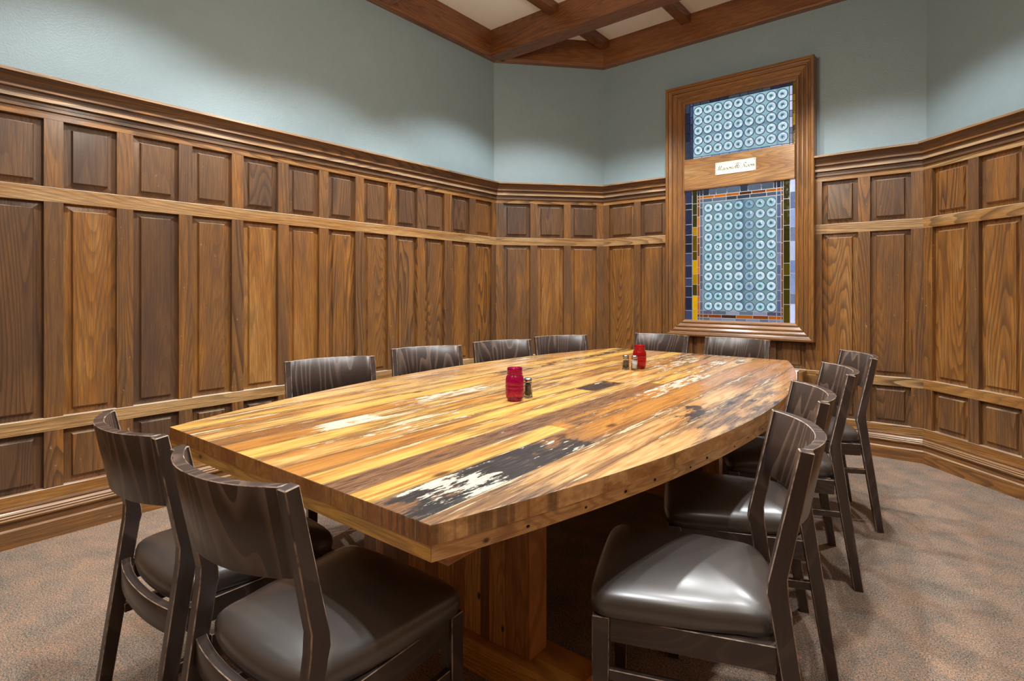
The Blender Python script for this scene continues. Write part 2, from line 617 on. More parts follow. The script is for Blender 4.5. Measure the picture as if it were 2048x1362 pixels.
Z_BASE, Z_R3B, Z_R3T, Z_R2B, Z_R2T, Z_R1B, Z_R1T, Z_FR, Z_CR, Z_TOP = 0, 0.185, 0.243, 0.518, 0.583, 1.627, 1.699, 2.026, 2.062, 2.215
E_ST, E_BACK = 0.040, 0.010
CROWN = [(0.0, Z_CR - 0.004), (0.040, Z_CR - 0.004), (0.052, Z_CR), (0.052, Z_CR + 0.014), (0.046, Z_CR + 0.018), (0.046, Z_CR + 0.030), (0.066, Z_CR + 0.036),
         (0.066, Z_CR + 0.052), (0.056, Z_CR + 0.060), (0.058, Z_CR + 0.074), (0.070, Z_CR + 0.080), (0.070, Z_CR + 0.088), (0.066, Z_CR + 0.092),
         (0.072, Z_CR + 0.110), (0.084, Z_CR + 0.128), (0.100, Z_CR + 0.138), (0.105, Z_CR + 0.140), (0.105, Z_TOP), (0.0, Z_TOP)]
BASEP = [(0.0, 0.0), (0.044, 0.0), (0.044, 0.080), (0.041, 0.087), (0.036, 0.088), (0.036, 0.118), (0.040, 0.121), (0.050, 0.126), (0.052, 0.134),
         (0.049, 0.141), (0.052, 0.147), (0.049, 0.153), (0.051, 0.159), (0.047, 0.166), (0.043, 0.170), (0.045, 0.178), (0.042, 0.186), (0.0, 0.186)]


BASE_T = [(.5, 0), (.5, .5), (.7, 1.25), (.7, 1.3), (.5, .3), (.3, 0), (.3, 0), (.5, .3), (.7, 1.1), (.4, 0), (.7, 1.15), (.4, 0), (.7, 1.1), (.7, 1.0), (.4, 0), (.4, 0), (.7, 1.3), (.6, .3)]  # upward edges paler: the light they catch is painted in
CROWN_T = [(t_, w_) for t_, w_ in ((.3, 0), (.3, 0), (.2, 0), (.2, 0), (.2, 0), (.2, 0), (.95, 1.15), (.3, 0), (.1, 0), (.3, 0), (.5, .3), (.2, 0), (.15, 0), (.25, 0), (.28, 0), (.3, 0), (.7, 1.15), (.7, 1.3))]  # fillet band and top edge paler, highlights painted into the tones


def sweep(profile, length, m0, m1, tone, tones=None):
    """extrude (out, z) profile along local x, mitred: end x shifts by out*m"""
    mb = MB()
    seed = rnd.random()
    for i in range(len(profile) - 1):
        (o0, z0), (o1, z1) = profile[i], profile[i + 1]
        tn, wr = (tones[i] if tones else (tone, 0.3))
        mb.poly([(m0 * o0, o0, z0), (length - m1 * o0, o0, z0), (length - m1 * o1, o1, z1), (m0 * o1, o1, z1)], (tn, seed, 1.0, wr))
    mb.poly([(m0 * o, o, z) for o, z in profile], (tone, seed, 1, 0))
    mb.poly([(length - m1 * o, o, z) for o, z in profile[::-1]], (tone, seed, 1, 0))
    return mb


def raised_panel(x0, x1, z0, z1, tone):
    mb = MB()
    c = (tone, rnd.random(), 0.0, 0.25)
    mx, mz, bv = 0.034, 0.030, 0.006
    y0, y1, y2 = 0.0125, 0.0170, 0.0310

    def ring(d, y):
        dx, dz = d
        return [(x0 + dx, y, z0 + dz), (x1 - dx, y, z0 + dz), (x1 - dx, y, z1 - dz), (x0 + dx, y, z1 - dz)]
    rs = [ring((0.0, 0.0), y0), ring((mx, mz), y1), ring((mx + bv, mz + bv), y2)]
    for a, b in zip(rs, rs[1:]):
        for i in range(4):
            j = (i + 1) % 4
            mb.poly([a[j], a[i], b[i], b[j]], (c[0], c[1], c[2], 1.3) if (i == 2 and b is rs[2]) else c)  # top bevel paler: light from overhead painted on
    mb.poly(rs[-1][::-1], c)
    return mb


def wall(side, A, B, sections, m0, m1, show=True, crown_cuts=None, tones=None):
    """A -> B with the room on the left of travel. sections: list of (xs, z_rows): xs = panel spans along local x"""
    L = sqrt((B[0] - A[0]) ** 2 + (B[1] - A[1]) ** 2)
    rz = math.atan2(B[1] - A[1], B[0] - A[0])
    loc = (A[0], A[1], 0)
    w = MB()
    w.box(0, L, -0.12, 0.0, 0, CEIL_Z + 0.1)
    root = struct(w.build('wall_' + side, PLASTER, loc=loc, rotz=rz), 'grey green plaster wall above oak wainscot, ' + side.replace('_', ' ') + ' side')
    rows = ((Z_R3T, Z_R2B), (Z_R2T, Z_R1B), (Z_R1T, Z_FR))
    fr = MB()

    def rc(tone, axis, wear_glint=0.35):
        return (min(1, max(0, tone + rnd.uniform(-0.12, 0.12))), rnd.random(), axis, wear_glint)
    x_lo = m0 * E_ST
    x_hi = L - m1 * E_ST
    for (xa, xb, spans, zmax) in sections:
        xa2 = x_lo if xa is None else xa
        xb2 = x_hi if xb is None else xb
        fr.box(xa2, xb2, 0.0, 0.008, Z_R3B, min(zmax, Z_CR + 0.05), (0.1, 0.3, 0, 0))
        for (z0, z1, tn) in ((Z_R3B - 0.01, Z_R3T, 0.72), (Z_R2B, Z_R2T, 0.82), (Z_R1B, Z_R1T, 0.9), (Z_FR, Z_CR + 0.01, 0.86)):
            if z0 >= zmax:
                continue
            cc = rc(tn, 1.0)
            zt_ = min(z1, zmax)
            fr.box(xa2, xb2, 0.002, E_ST, z0, zt_ - 0.003, cc, skip='t')
            pale = (cc[0], cc[1], cc[2], 1.4)  # ledge and arris paled: overhead light put into the colour
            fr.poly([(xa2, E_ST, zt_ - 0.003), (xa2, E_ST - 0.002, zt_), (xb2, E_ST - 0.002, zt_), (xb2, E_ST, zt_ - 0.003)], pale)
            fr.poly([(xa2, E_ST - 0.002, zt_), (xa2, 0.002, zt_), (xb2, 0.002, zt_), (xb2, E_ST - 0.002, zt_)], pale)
        edges = [xa2] + [e for s in spans for e in s] + [xb2]
        for (z0, z1) in rows:
            if z0 >= zmax:
                continue
            z1 = min(z1, zmax)
            for i in range(0, len(edges), 2):
                if edges[i + 1] - edges[i] > 0.004:
                    fr.box(edges[i], edges[i + 1], 0.002, E_ST - 0.001, z0, z1, rc(0.42, 0.0, 0.6))
            for k, (s0, s1) in enumerate(spans):
                row = 0 if z0 < 0.4 else (1 if z0 < 1.0 else 2)
                tn = (0.22, 0.46, 0.16)[row] + rnd.uniform(-0.14, 0.16)
                if tones and (row, k) in tones:
                    tn = tones[(row, k)]
                p = raised_panel(s0, s1, z0, z1, tn)
                if show:
                    p.build('raised_panel', OAK, root)
                else:
                    b = len(fr.v)
                    fr.v += p.v
                    fr.f += [tuple(i + b for i in f) for f in p.f]
                    fr.c += p.c
                    fr.m += p.m
                    fr.s += p.s
    fr.build('wainscot_frame', OAK, root)
    base = sweep(BASEP, L, m0, m1, 0.62, BASE_T)
    struct(base.build('baseboard_' + side, OAK, loc=loc, rotz=rz), 'moulded oak baseboard, ' + side.replace('_', ' ') + ' side')
    for (c0, c1, k0, k1) in (crown_cuts or [(0, L, m0, m1)]):
        cm = sweep(CROWN, c1 - c0, k0, k1, 0.30, CROWN_T)
        o = cm.build('crown_moulding', OAK, root)
        o.location = (c0, 0, 0)
    return root, L


def miter(A, B, C):
    """tan of half the turn at B"""
    a1 = math.atan2(B[1] - A[1], B[0] - A[0])
    a2 = math.atan2(C[1] - B[1], C[0] - B[0])
    d = (a2 - a1 + pi) % (2 * pi) - pi
    return math.tan(abs(d) / 2)


order = [P5, P4, P3, P2, P1, P0]          # travel with the room on the left
mt = [miter(order[i - 1], order[i], order[(i + 1) % 6]) for i in range(6)]

# left wall: panels measured from the corner P1 down to the camera
edges_y = [3.883, 3.580, 3.270, 2.968, 2.673, 2.380, 2.087, 1.793, 1.503, 1.212, 0.918, 0.623, 0.329, 0.035, -0.259, -0.553]
spans = [(P1[1] - y, P1[1] - y + 0.221) for y in edges_y]
tones_l = {(1, 11): 0.22, (1, 10): 0.58, (1, 9): 0.10, (1, 8): 0.44, (1, 7): 0.72, (1, 6): 0.56, (1, 5): 0.5, (1, 4): 0.46, (1, 3): 0.42, (1, 2): 0.5, (1, 1): 0.48, (1, 0): 0.55,
           (2, 11): 0.10, (2, 10): 0.14, (2, 9): 0.22, (2, 8): 0.30, (2, 7): 0.16, (2, 6): 0.24, (2, 5): 0.2, (2, 4): 0.3, (2, 0): 0.45}
wall('left', P1, P0, [(None, None, spans, 9)], mt[4], mt[5], tones=tones_l)

# corner wall left of the window
Lc = sqrt((P1[0] - P2[0]) ** 2 + (P1[1] - P2[1]) ** 2)
s0 = mt[3] * E_ST + 0.070
wc = (Lc - (mt[3] + mt[4]) * E_ST - 4 * 0.070) / 3
spans = [(s0 + i * (wc + 0.070), s0 + i * (wc + 0.070) + wc) for i in range(3)]
wall('corner_left', P2, P1, [(None, None, spans, 9)], mt[3], mt[4])

# window wall, local x runs from P3 towards -x
def bx(x):
    return P3[0] - x


WX0, WX1, WZ0, WZ1 = -2.040, -0.855, 0.800, 2.990       # outer edge of the window casing
sec_r = (None, bx(WX1), [(bx(-0.264), bx(-0.505)), (bx(-0.580), bx(-0.815))], 9)
sec_w = (bx(WX1), bx(WX0), [(bx(-0.925 - 0.285 * i), bx(-0.925 - 0.285 * i - 0.215)) for i in range(4)], WZ0 + 0.02)
sec_l = (bx(WX0), None, [(bx(-2.070), bx(-2.313)), (bx(-2.379), bx(-2.645))], 9)
wall('back', P3, P2, [sec_r, sec_w, sec_l], mt[2], mt[3],
     crown_cuts=[(0, bx(WX1), mt[2], 0), (bx(WX0), bx(P2[0]), 0, mt[3])],
     tones={(1, 1): 0.62, (1, 0): 0.40, (2, 0): 0.2, (2, 1): 0.3})

# corner wall right of the window
Lr = sqrt((P4[0] - P3[0]) ** 2 + (P4[1] - P3[1]) ** 2)
s0 = mt[1] * E_ST + 0.070
wr = (Lr - (mt[1] + mt[2]) * E_ST - 4 * 0.070) / 3
spans = [(s0 + i * (wr + 0.070), s0 + i * (wr + 0.070) + wr) for i in range(3)]
wall('corner_right', P4, P3, [(None, None, spans, 9)], mt[1], mt[2], tones={(1, 2): 0.58, (1, 1): 0.62, (2, 2): 0.5, (2, 1): 0.45, (0, 2): 0.4, (0, 1): 0.35})

# walls behind and beside the camera
LR = P4[1] - P5[1]
wall('right', P5, P4, [(None, None, [(0.1 + 0.2945 * i, 0.1 + 0.2945 * i + 0.221) for i in range(16)], 9)], mt[0], mt[1], show=False)
LF = P5[0] - P0[0]
wall('front', P0, P5, [(None, None, [(0.1 + 0.2945 * i, 0.1 + 0.2945 * i + 0.221) for i in range(13)], 9)], mt[5], mt[0], show=False)

# ------------------------------------------------------------------ ceiling beams
def beam(name, A, B, y0, y1, z0, z1, ma=0.0, mb_=0.0, tone=0.5, lip=True):
    L = sqrt((B[0] - A[0]) ** 2 + (B[1] - A[1]) ** 2)
    rz = math.atan2(B[1] - A[1], B[0] - A[0])
    prof = [(y0, z1), (y0, z0), (y1 - 0.02, z0), (y1 - 0.012, z0 + 0.010), (y1, z0 + 0.018), (y1, z1)] if lip else [(y0, z1), (y0, z0), (y1, z0), (y1, z1)]
    m = MB()
    c = (tone + rnd.uniform(-0.1, 0.1), rnd.random(), 1.0, 0.0)
    for (a, za), (b, zb) in zip(prof, prof[1:]):
        m.poly([(ma * a, a, za), (L - mb_ * a, a, za), (L - mb_ * b, b, zb), (ma * b, b, zb)], c)
    m.poly([(ma * a, a, za) for a, za in prof][::-1], c)
    m.poly([(L - mb_ * a, a, za) for a, za in prof], c)
    return struct(m.build(name, BEAM, loc=(A[0], A[1], 0), rotz=rz, recalc=True), 'reddish oak ceiling beam')


for i in range(6):
    A, B = order[i], order[(i + 1) % 6]
    beam('perimeter_beam', A, B, 0.0, 0.083, 3.372, CEIL_Z + 0.02, mt[i], mt[(i + 1) % 6])
big_y = [3.82, 2.66 - 0.17, 1.33, 0.17]
for y in big_y:
    beam('cross_beam', (-3.368, y), (0.518, y), 0.0, 0.17, 3.372, CEIL_Z + 0.02, lip=False)
for x in (-2.66, -1.86, -1.06, -0.26):
    for (ya, yb) in ((3.99, 4.694), (2.66, 3.82), (1.50, 2.49), (0.34, 1.33)):
        beam('joist', (x, ya), (x, yb), -0.045, 0.045, 3.535, CEIL_Z + 0.02, lip=False, tone=0.3)

# ------------------------------------------------------------------ the window
win = bpy.data.objects.new('window_1', None)
COL.objects.link(win)
win.location = (0, P3[1], 0)
struct(win, 'tall leaded bullseye window in a moulded oak casing')


def wy(h):
    return -h


OX0, OX1, OZ0, OZ1 = -1.885, -1.000, 0.940, 2.838
prof = [(0, 0.0), (0, 0.100), (0.03, 0.108), (0.13, 0.110), (0.165, 0.106), (0.175, 0.088), (0.185, 0.097), (0.30, 0.090), (0.305, 0.084), (0.32, 0.094), (0.38, 0.094), (0.39, 0.080), (0.40, 0.086),
        (0.55, 0.072), (0.56, 0.078), (0.62, 0.078), (0.64, 0.070), (0.80, 0.054), (0.81, 0.060), (0.87, 0.060), (0.89, 0.052), (1.0, 0.040), (1.0, 0.010)]


def wring(f, h):
    return [(WX0 + (OX0 - WX0) * f, wy(h), WZ0 + (OZ0 - WZ0) * f), (WX1 + (OX1 - WX1) * f, wy(h), WZ0 + (OZ0 - WZ0) * f),
            (WX1 + (OX1 - WX1) * f, wy(h), WZ1 + (OZ1 - WZ1) * f), (WX0 + (OX0 - WX0) * f, wy(h), WZ1 + (OZ1 - WZ1) * f)]


fm = MB()
sd = [0.0137, 0.1507, 0.2877, 0.4247]
for (f0, h0), (f1, h1) in zip(prof, prof[1:]):
    a, b = wring(f0, h0), wring(f1, h1)
    for i in range(4):
        j = (i + 1) % 4
        fm.poly([a[i], a[j], b[j], b[i]], (0.50, sd[i], 1.0 if i in (0, 2) else 0.0, 0.2))
fm.build('window_casing', OAK, win)
TZ0, TZ1 = 2.058, 2.345
tr = MB()
tr.box(OX0, OX1, -0.058, -0.010, TZ0 + 0.012, TZ1, (0.72, 0.31, 1.0, 0.0))
tr.box(OX0, OX1, -0.062, -0.058, TZ0 + 0.014, TZ0 + 0.024, (0.5, 0.31, 1.0, 0.0), skip='')
tr.build('transom_rail', OAK, win)

STAIN = mat_stained('leaded_colour_glass', 0.98)
ROUND = mat_roundel(1.0)
LEADD = mat_simple('dark_lead', srgb(46, 54, 62), 0.45, 0.6)
LEADL = mat_simple('bright_lead', srgb(196, 202, 210), 0.35, 0.4)
NAVY, NAVY2, LAV, LAVL, AMB, OLV, ORA, RUST, GRY, PALE, SLATE = (srgb(38, 42, 62), srgb(58, 62, 92), srgb(120, 128, 158), srgb(196, 204, 236), srgb(190, 140, 10),
                                                                srgb(74, 62, 12), srgb(206, 110, 18), srgb(130, 62, 16), srgb(92, 104, 122), srgb(160, 196, 200), srgb(52, 62, 76))
YG = -0.024          # glass plane, in front of the wall


def strip(mb, lead, x0, x1, z0, z1, n, cols, vertical, jitter=0.25):
    """a border of n coloured panes with lead bars between them"""
    cuts = [0.0] + sorted((i + 1 + rnd.uniform(-jitter, jitter)) / n for i in range(n - 1)) + [1.0]
    for i in range(n):
        c = cols[i % len(cols)] if len(cols) > 3 else rnd.choice(cols)
        k = rnd.uniform(0.8, 1.2)
        c = (min(1, c[0] * k), min(1, c[1] * k), min(1, c[2] * k), 1)
        if vertical:
            a, b = z0 + (z1 - z0) * cuts[i], z0 + (z1 - z0) * cuts[i + 1]
            mb.poly([(x0, YG, a), (x1, YG, a), (x1, YG, b), (x0, YG, b)], c)
            if i:
                lead.box(x0, x1, YG - 0.004, YG + 0.001, a - 0.0019, a + 0.0019)
        else:
            a, b = x0 + (x1 - x0) * cuts[i], x0 + (x1 - x0) * cuts[i + 1]
            mb.poly([(a, YG, z0), (b, YG, z0), (b, YG, z1), (a, YG, z1)], c)
            if i:
                lead.box(a - 0.0019, a + 0.0019, YG - 0.004, YG + 0.001, z0, z1)


def lead_h(l, x0, x1, z, w=0.002):
    l.box(x0, x1, YG - 0.005, YG + 0.001, z - w, z + w)


def lead_v(l, x, z0, z1, w=0.002):
    l.box(x - w, x + w, YG - 0.005, YG + 0.001, z0, z1)


def roundels(x0, x1, nx, z0, z1, nz, rad, name_l, lead_mat, dark_cols, extra):
    g, l = MB(), MB()
    for i in range(nx):
        for j in range(nz):
            cx = x0 + (x1 - x0) * i / (nx - 1)
            cz = z0 + (z1 - z0) * j / (nz - 1)
            sx, sz = rnd.uniform(-0.004, 0.004), rnd.uniform(-0.004, 0.004)
            g_ = rnd.random() * extra
            sh = max(0.0, min(0.75, dark_cols.get(i, 0.0) + rnd.uniform(-0.06, 0.16)))
            N = 20
            rr = [0.0, 0.14, 0.3, 0.5, 0.72, 0.88, 1.0]
            rings = []
            for q in rr:
                rings.append([(cx + sx * (1 - q) + rad * q * cos(2 * pi * k / N), YG - 0.003 - 0.006 * (1 - q * q) + (0.003 if q == 0 else 0), cz + sz * (1 - q) + rad * q * sin(2 * pi * k / N)) for k in range(N)])
            for a in range(len(rr) - 1):
                for k in range(N):
                    k2 = (k + 1) % N
                    ca, cb = (rr[a], g_, sh, 1), (rr[a + 1], g_, sh, 1)
                    if a == 0:
                        g.poly([rings[0][k], rings[1][k], rings[1][k2]], [ca, cb, cb], smooth=True)
                    else:
                        g.poly([rings[a][k], rings[a + 1][k], rings[a + 1][k2], rings[a][k2]], [ca, cb, cb, ca], smooth=True)
            ro, ri = rad + 0.0042, rad - 0.0006
            o_ = [(cx + ro * cos(2 * pi * k / N), YG - 0.001, cz + ro * sin(2 * pi * k / N)) for k in range(N)]
            o2 = [(cx + (ro - .0008) * cos(2 * pi * k / N), YG - 0.006, cz + (ro - .0008) * sin(2 * pi * k / N)) for k in range(N)]
            i2 = [(cx + ri * cos(2 * pi * k / N), YG - 0.006, cz + ri * sin(2 * pi * k / N)) for k in range(N)]
            i_ = [(cx + (ri - .0008) * cos(2 * pi * k / N), YG - 0.001, cz + (ri - .0008) * sin(2 * pi * k / N)) for k in range(N)]
            l.grid([o_, o2, i2, i_], closed_u=True, smooth=False)
    return g, l


def field(mb, x0, x1, z0, z1, band_x, band_z, base, dark, nx=44, nz=40):  # bands: shade of bars outside the window, painted into the pane colour
    for i in range(nx):
        for j in range(nz):
            xa, xb = x0 + (x1 - x0) * i / nx, x0 + (x1 - x0) * (i + 1) / nx
            za, zb = z0 + (z1 - z0) * j / nz, z0 + (z1 - z0) * (j + 1) / nz

            def col(x, z):
                k = 0.0
                for b, w in band_x:
                    k = max(k, max(0.0, 1 - abs(x - b) / w))
                for b, w in band_z:
                    k = max(k, 0.8 * max(0.0, 1 - abs(z - b) / w))
                return tuple(base[q] * (1 - k) + dark[q] * k for q in range(3)) + (1,)
            mb.poly([(xa, YG + 0.001, za), (xb, YG + 0.001, za), (xb, YG + 0.001, zb), (xa, YG + 0.001, zb)], [col(xa, za), col(xb, za), col(xb, zb), col(xa, zb)])


# upper light: 9 x 5 bullseyes
ug, ul = MB(), MB()
uz0, uz1 = TZ1 - 0.005, OZ1 + 0.004
field(ug, -1.818, -1.044, uz0 + 0.02, uz1 - 0.025, [(-1.415, 0.03), (-1.125, 0.02)], [(2.56, 0.03)], srgb(150, 190, 204), srgb(92, 128, 156))
strip(ug, ul, OX0 - 0.005, -1.846, uz0, uz1, 6, [NAVY, SLATE], True)
strip(ug, ul, -1.846, -1.818, uz0, uz1, 5, [NAVY2, srgb(66, 80, 120)], True)
strip(ug, ul, -1.818, -1.020, uz1 - 0.027, uz1, 10, [SLATE, NAVY, srgb(64, 76, 92)], False)
strip(ug, ul, -1.818, -1.020, uz0, uz0 + 0.022, 10, [srgb(134, 160, 214), LAVL], False)
strip(ug, ul, -1.044, -1.020, uz0 + 0.022, uz1 - 0.027, 7, [LAVL, srgb(210, 210, 246), LAV], True)
strip(ug, ul, -1.020, OX1 + 0.005, uz0, uz1, 6, [srgb(150, 118, 16), OLV, srgb(120, 92, 12)], True)
for x in (-1.846, -1.818, -1.044, -1.020):
    lead_v(ul, x, uz0, uz1)
for z in (uz0 + 0.022, uz1 - 0.027):
    lead_h(ul, -1.846, -1.02, z)
g, l = roundels(-1.772, -1.093, 9, 2.420, 2.763, 5, 0.0372, 'lead', LEADD, {4: 0.1, 5: 0.1}, 0.25)
up = ug.build('coloured_panes', STAIN, win)
g.build('bullseye_panes', ROUND, win)
ul.v += []
b = len(ul.v)
ul.v += l.v
ul.f += [tuple(i + b for i in f) for f in l.f]
ul.c += l.c
ul.m += l.m
ul.s += l.s
ul.build('lead_came', LEADD, win)

# lower light: 7 x 11 bullseyes inside three borders
lg, ll, lr = MB(), MB(), MB()
lz0, lz1 = OZ0 - 0.004, TZ0 + 0.02
field(lg, -1.730, -1.137, 1.023, 1.959, [(-1.415, 0.045)], [(1.21, 0.02)], srgb(124, 158, 164), srgb(70, 98, 122))
strip(lg, ll, OX0 - 0.005, -1.824, lz0, lz1, 12, [NAVY, NAVY2, srgb(44, 48, 74)], True)
AMBS = [srgb(196, 150, 8), srgb(206, 156, 6), srgb(66, 54, 8), srgb(186, 138, 8), srgb(206, 160, 10), srgb(84, 66, 8), srgb(110, 84, 10), srgb(170, 124, 10), srgb(70, 60, 12), srgb(60, 54, 14), srgb(52, 48, 16)]
strip(lg, ll, -1.824, -1.780, lz0, lz1, 11, AMBS, True)
strip(lg, ll, -1.780, -1.758, 0.990, 2.017, 12, [ORA, srgb(214, 118, 20), RUST, srgb(150, 76, 20)], True)
strip(lg, ll, -1.758, -1.730, 1.023, 1.992, 12, [GRY, srgb(104, 116, 140), srgb(84, 96, 118)], True)
strip(lg, ll, -1.137, -1.104, 1.023, 1.992, 10, [LAV, srgb(104, 116, 150), srgb(84, 96, 130)], True)
strip(lg, ll, -1.104, -1.088, 0.961, 2.017, 10, [RUST, srgb(120, 58, 18)], True)
strip(lg, ll, -1.088, -1.039, lz0, lz1, 9, [OLV, srgb(60, 54, 14), srgb(90, 76, 16)], True)
strip(lg, ll, -1.039, OX1 + 0.005, lz0, lz1, 9, [LAVL, LAV, srgb(150, 166, 210), srgb(120, 136, 180)], True)
strip(lg, ll, -1.780, -1.088, 2.017, lz1, 8, [SLATE, GRY, NAVY], False)
strip(lg, ll, -1.758, -1.104, 1.992, 2.017, 6, [ORA, ORA, srgb(190, 96, 16), srgb(90, 44, 16), RUST, ORA], False)
strip(lg, ll, -1.730, -1.137, 1.959, 1.992, 6, [GRY, srgb(112, 122, 138), srgb(70, 78, 96)], False)
strip(lg, ll, -1.758, -1.104, 0.990, 1.023, 6, [srgb(128, 136, 160), GRY, srgb(84, 84, 110)], False)
strip(lg, ll, -1.780, -1.104, 0.961, 0.990, 6, [srgb(160, 80, 18), RUST, srgb(70, 38, 22)], False)
strip(lg, ll, -1.780, -1.088, lz0, 0.961, 7, [srgb(126, 136, 160), GRY, LAV], False)
for x in (-1.824, -1.780, -1.758, -1.730, -1.137, -1.104, -1.088, -1.039):
    lead_v(ll, x, lz0, lz1)
for z in (2.017, 1.992, 1.959, 1.023, 0.990, 0.961):
    lead_h(ll, -1.780, -1.088, z)
g, lr = roundels(-1.684, -1.177, 7, 1.062, 1.909, 11, 0.0365, 'lead', LEADD, {4: 0.45, 3: 0.12}, 0.9)
lg.build('coloured_panes', STAIN, win)
g.build('bullseye_panes', ROUND, win)
ll.build('lead_came', LEADL, win)
lr.build('roundel_lead', mat_simple('grey_lead', srgb(84, 96, 108), 0.45, 0.5), win)

# ------------------------------------------------------------------ brass name plate with script lettering
BRASS = mat_simple('polished_brass', srgb(250, 250, 224), 0.3, 0.1)
INK = mat_simple('engraved_black', srgb(30, 26, 22), 0.6)
pl = thing('name_plate', 'brass plate with black script lettering on the window crossbar', 'sign', (-1.449, P3[1] - 0.058, 2.2275), 0)
m = MB()
m.box(-0.163, 0.163, -0.004, 0.0, -0.052, 0.052)
m.build('plate', BRASS, pl, bevel=0.0015)
AGED = mat_simple('aged_brass', srgb(150, 130, 80), 0.4, 0.7)
for (x, z) in ((-0.154, 0.043), (0.154, 0.043), (-0.154, -0.043), (0.154, -0.043)):
    sc = MB()
    sc.grid([[(x + r_ * cos(k * pi / 5), y_, z + r_ * sin(k * pi / 5)) for k in range(10)] for r_, y_ in ((0.004, -0.004), (0.0035, -0.0055), (0.0001, -0.006))], closed_u=True)
    sc.build('screw_head', AGED, pl)

GL = {  # script strokes in an em box: x right, y up, x-height 0.45, cap 1.0
    'M': (1.00, [[(-.08, .02), (.0, -.04), (.10, .12), (.24, .62), (.34, .98)], [(.34, .98), (.36, .55), (.44, .05)], [(.44, .05), (.60, .55), (.78, .98)], [(.78, .98), (.76, .5), (.80, .06), (.88, .02), (.96, .12)]]),
    'a': (.52, [[(.40, .40), (.24, .46), (.08, .28), (.10, .04), (.26, .06), (.40, .38)], [(.42, .44), (.36, .16), (.42, .0), (.56, .12)]]),
    'i': (.30, [[(.02, .14), (.16, .44), (.12, .12), (.18, .0), (.32, .12)], [(.20, .62), (.23, .66)]]),
    's': (.40, [[(.0, .10), (.20, .46), (.22, .34), (.32, .14), (.22, -.02), (.06, .04)], [(.22, -.02), (.44, .12)]]),
    'o': (.50, [[(.24, .45), (.08, .32), (.08, .06), (.24, .0), (.40, .16), (.38, .38), (.24, .45)], [(.38, .38), (.54, .34)]]),
    'n': (.56, [[(.02, .30), (.12, .44), (.08, .0)], [(.08, .0), (.22, .36), (.36, .44), (.36, .20), (.42, .0), (.58, .14)]]),
    'e': (.42, [[(.04, .18), (.26, .26), (.30, .42), (.16, .44), (.06, .20), (.14, .0), (.30, .04), (.44, .16)]]),
    't': (.32, [[(.02, .14), (.24, .86), (.14, .20), (.18, .0), (.34, .14)], [(.04, .56), (.36, .60)]]),
    'R': (.86, [[(.0, .04), (.10, -.02), (.20, .20), (.30, .92)], [(.06, .74), (.20, .96), (.52, 1.0), (.68, .80), (.52, .56), (.28, .50)], [(.40, .52), (.56, .24), (.68, .02), (.86, .10)]]),
    'm': (.80, [[(.02, .30), (.12, .44), (.08, .0)], [(.08, .0), (.22, .38), (.34, .42), (.32, .0)], [(.32, .0), (.46, .38), (.58, .42), (.58, .18), (.64, .0), (.80, .16)]]),
    ' ': (.34, []),
}
tx = MB()
text, size, shear = 'Maisonette Room', 0.0400, 0.24
adv = sum(GL[c][0] for c in text) * size
pen = -adv / 2 + 0.004
for ch in text:
    w_, strokes = GL[ch]
    for st in strokes:
        pts = [Vector((pen + (p[0] + shear * p[1]) * size, 0, p[1] * size - 0.016)) for p in st]
        pts = catmull(pts, 5) if len(pts) > 2 else pts
        nib = Vector((cos(radians(25)), 0, sin(radians(25)))) * 0.0023
        up_ = Vector((0, 0, 0.00035))
        for p, q in zip(pts, pts[1:]):
            tx.poly([p - nib - up_ + Vector((0, -.0043, 0)), q - nib - up_ + Vector((0, -.0043, 0)), q + nib + up_ + Vector((0, -.0043, 0)), p + nib + up_ + Vector((0, -.0043, 0))])
    pen += w_ * size
# little leaf-shaped flourish above the name
lf = [(-0.020, 0.0195), (-0.006, 0.0225), (0.004, 0.0275), (0.009, 0.0262), (0.013, 0.0295), (0.018, 0.0272), (0.030, 0.0318), (0.022, 0.0255), (0.016, 0.0245), (0.010, 0.0228), (0.002, 0.0222), (-0.006, 0.0200)]
tx.poly([(x + 0.012, -0.0043, z) for x, z in lf][::-1])
tx.build('lettering', INK, pl)

# ------------------------------------------------------------------ white heater cabinet under the window
WHITE = mat_simple('white_enamel', srgb(226, 230, 230), 0.35)
ht = thing('wall_heater', 'white metal heater cabinet low on the wall under the window', 'heater', (-1.30, P3[1] - E_ST, 0.0), 0)
m = MB()
hx0, hx1 = -0.42, 0.335
m.poly([(hx0, -0.001, 0.19), (hx0, -0.11, 0.19), (hx0, -0.11, 0.48), (hx0, -0.055, 0.575), (hx0, -0.001, 0.575)][::-1])
m.poly([(hx1, -0.001, 0.19), (hx1, -0.11, 0.19), (hx1, -0.11, 0.48), (hx1, -0.055, 0.575), (hx1, -0.001, 0.575)])
pr = [(-0.001, 0.19), (-0.11, 0.19), (-0.11, 0.48), (-0.055, 0.575), (-0.001, 0.575)]
for (y0, z0), (y1, z1) in zip(pr, pr[1:] + pr[:1]):
    m.poly([(hx0, y0, z0), (hx1, y0, z0), (hx1, y1, z1), (hx0, y1, z1)])
m.build('cabinet', WHITE, ht, bevel=0.003)
m = MB()
for i in range(5):
    m.box(hx0 + 0.03, hx1 - 0.03, -0.114, -0.108, 0.24 + i * 0.045, 0.255 + i * 0.045)
m.build('grille', mat_simple('grille_grey', srgb(150, 154, 156), 0.4), ht)  # slats in a darker grey than the cabinet
m = MB()
m.box(hx1 + 0.002, hx1 + 0.045, -0.115, -0.001, 0.19, 0.578, (0.7, 0.4, 0, 0))
m.build('oak_side_trim', OAK, ht, bevel=0.002)['label'] = 'oak upright trim on the heater end'

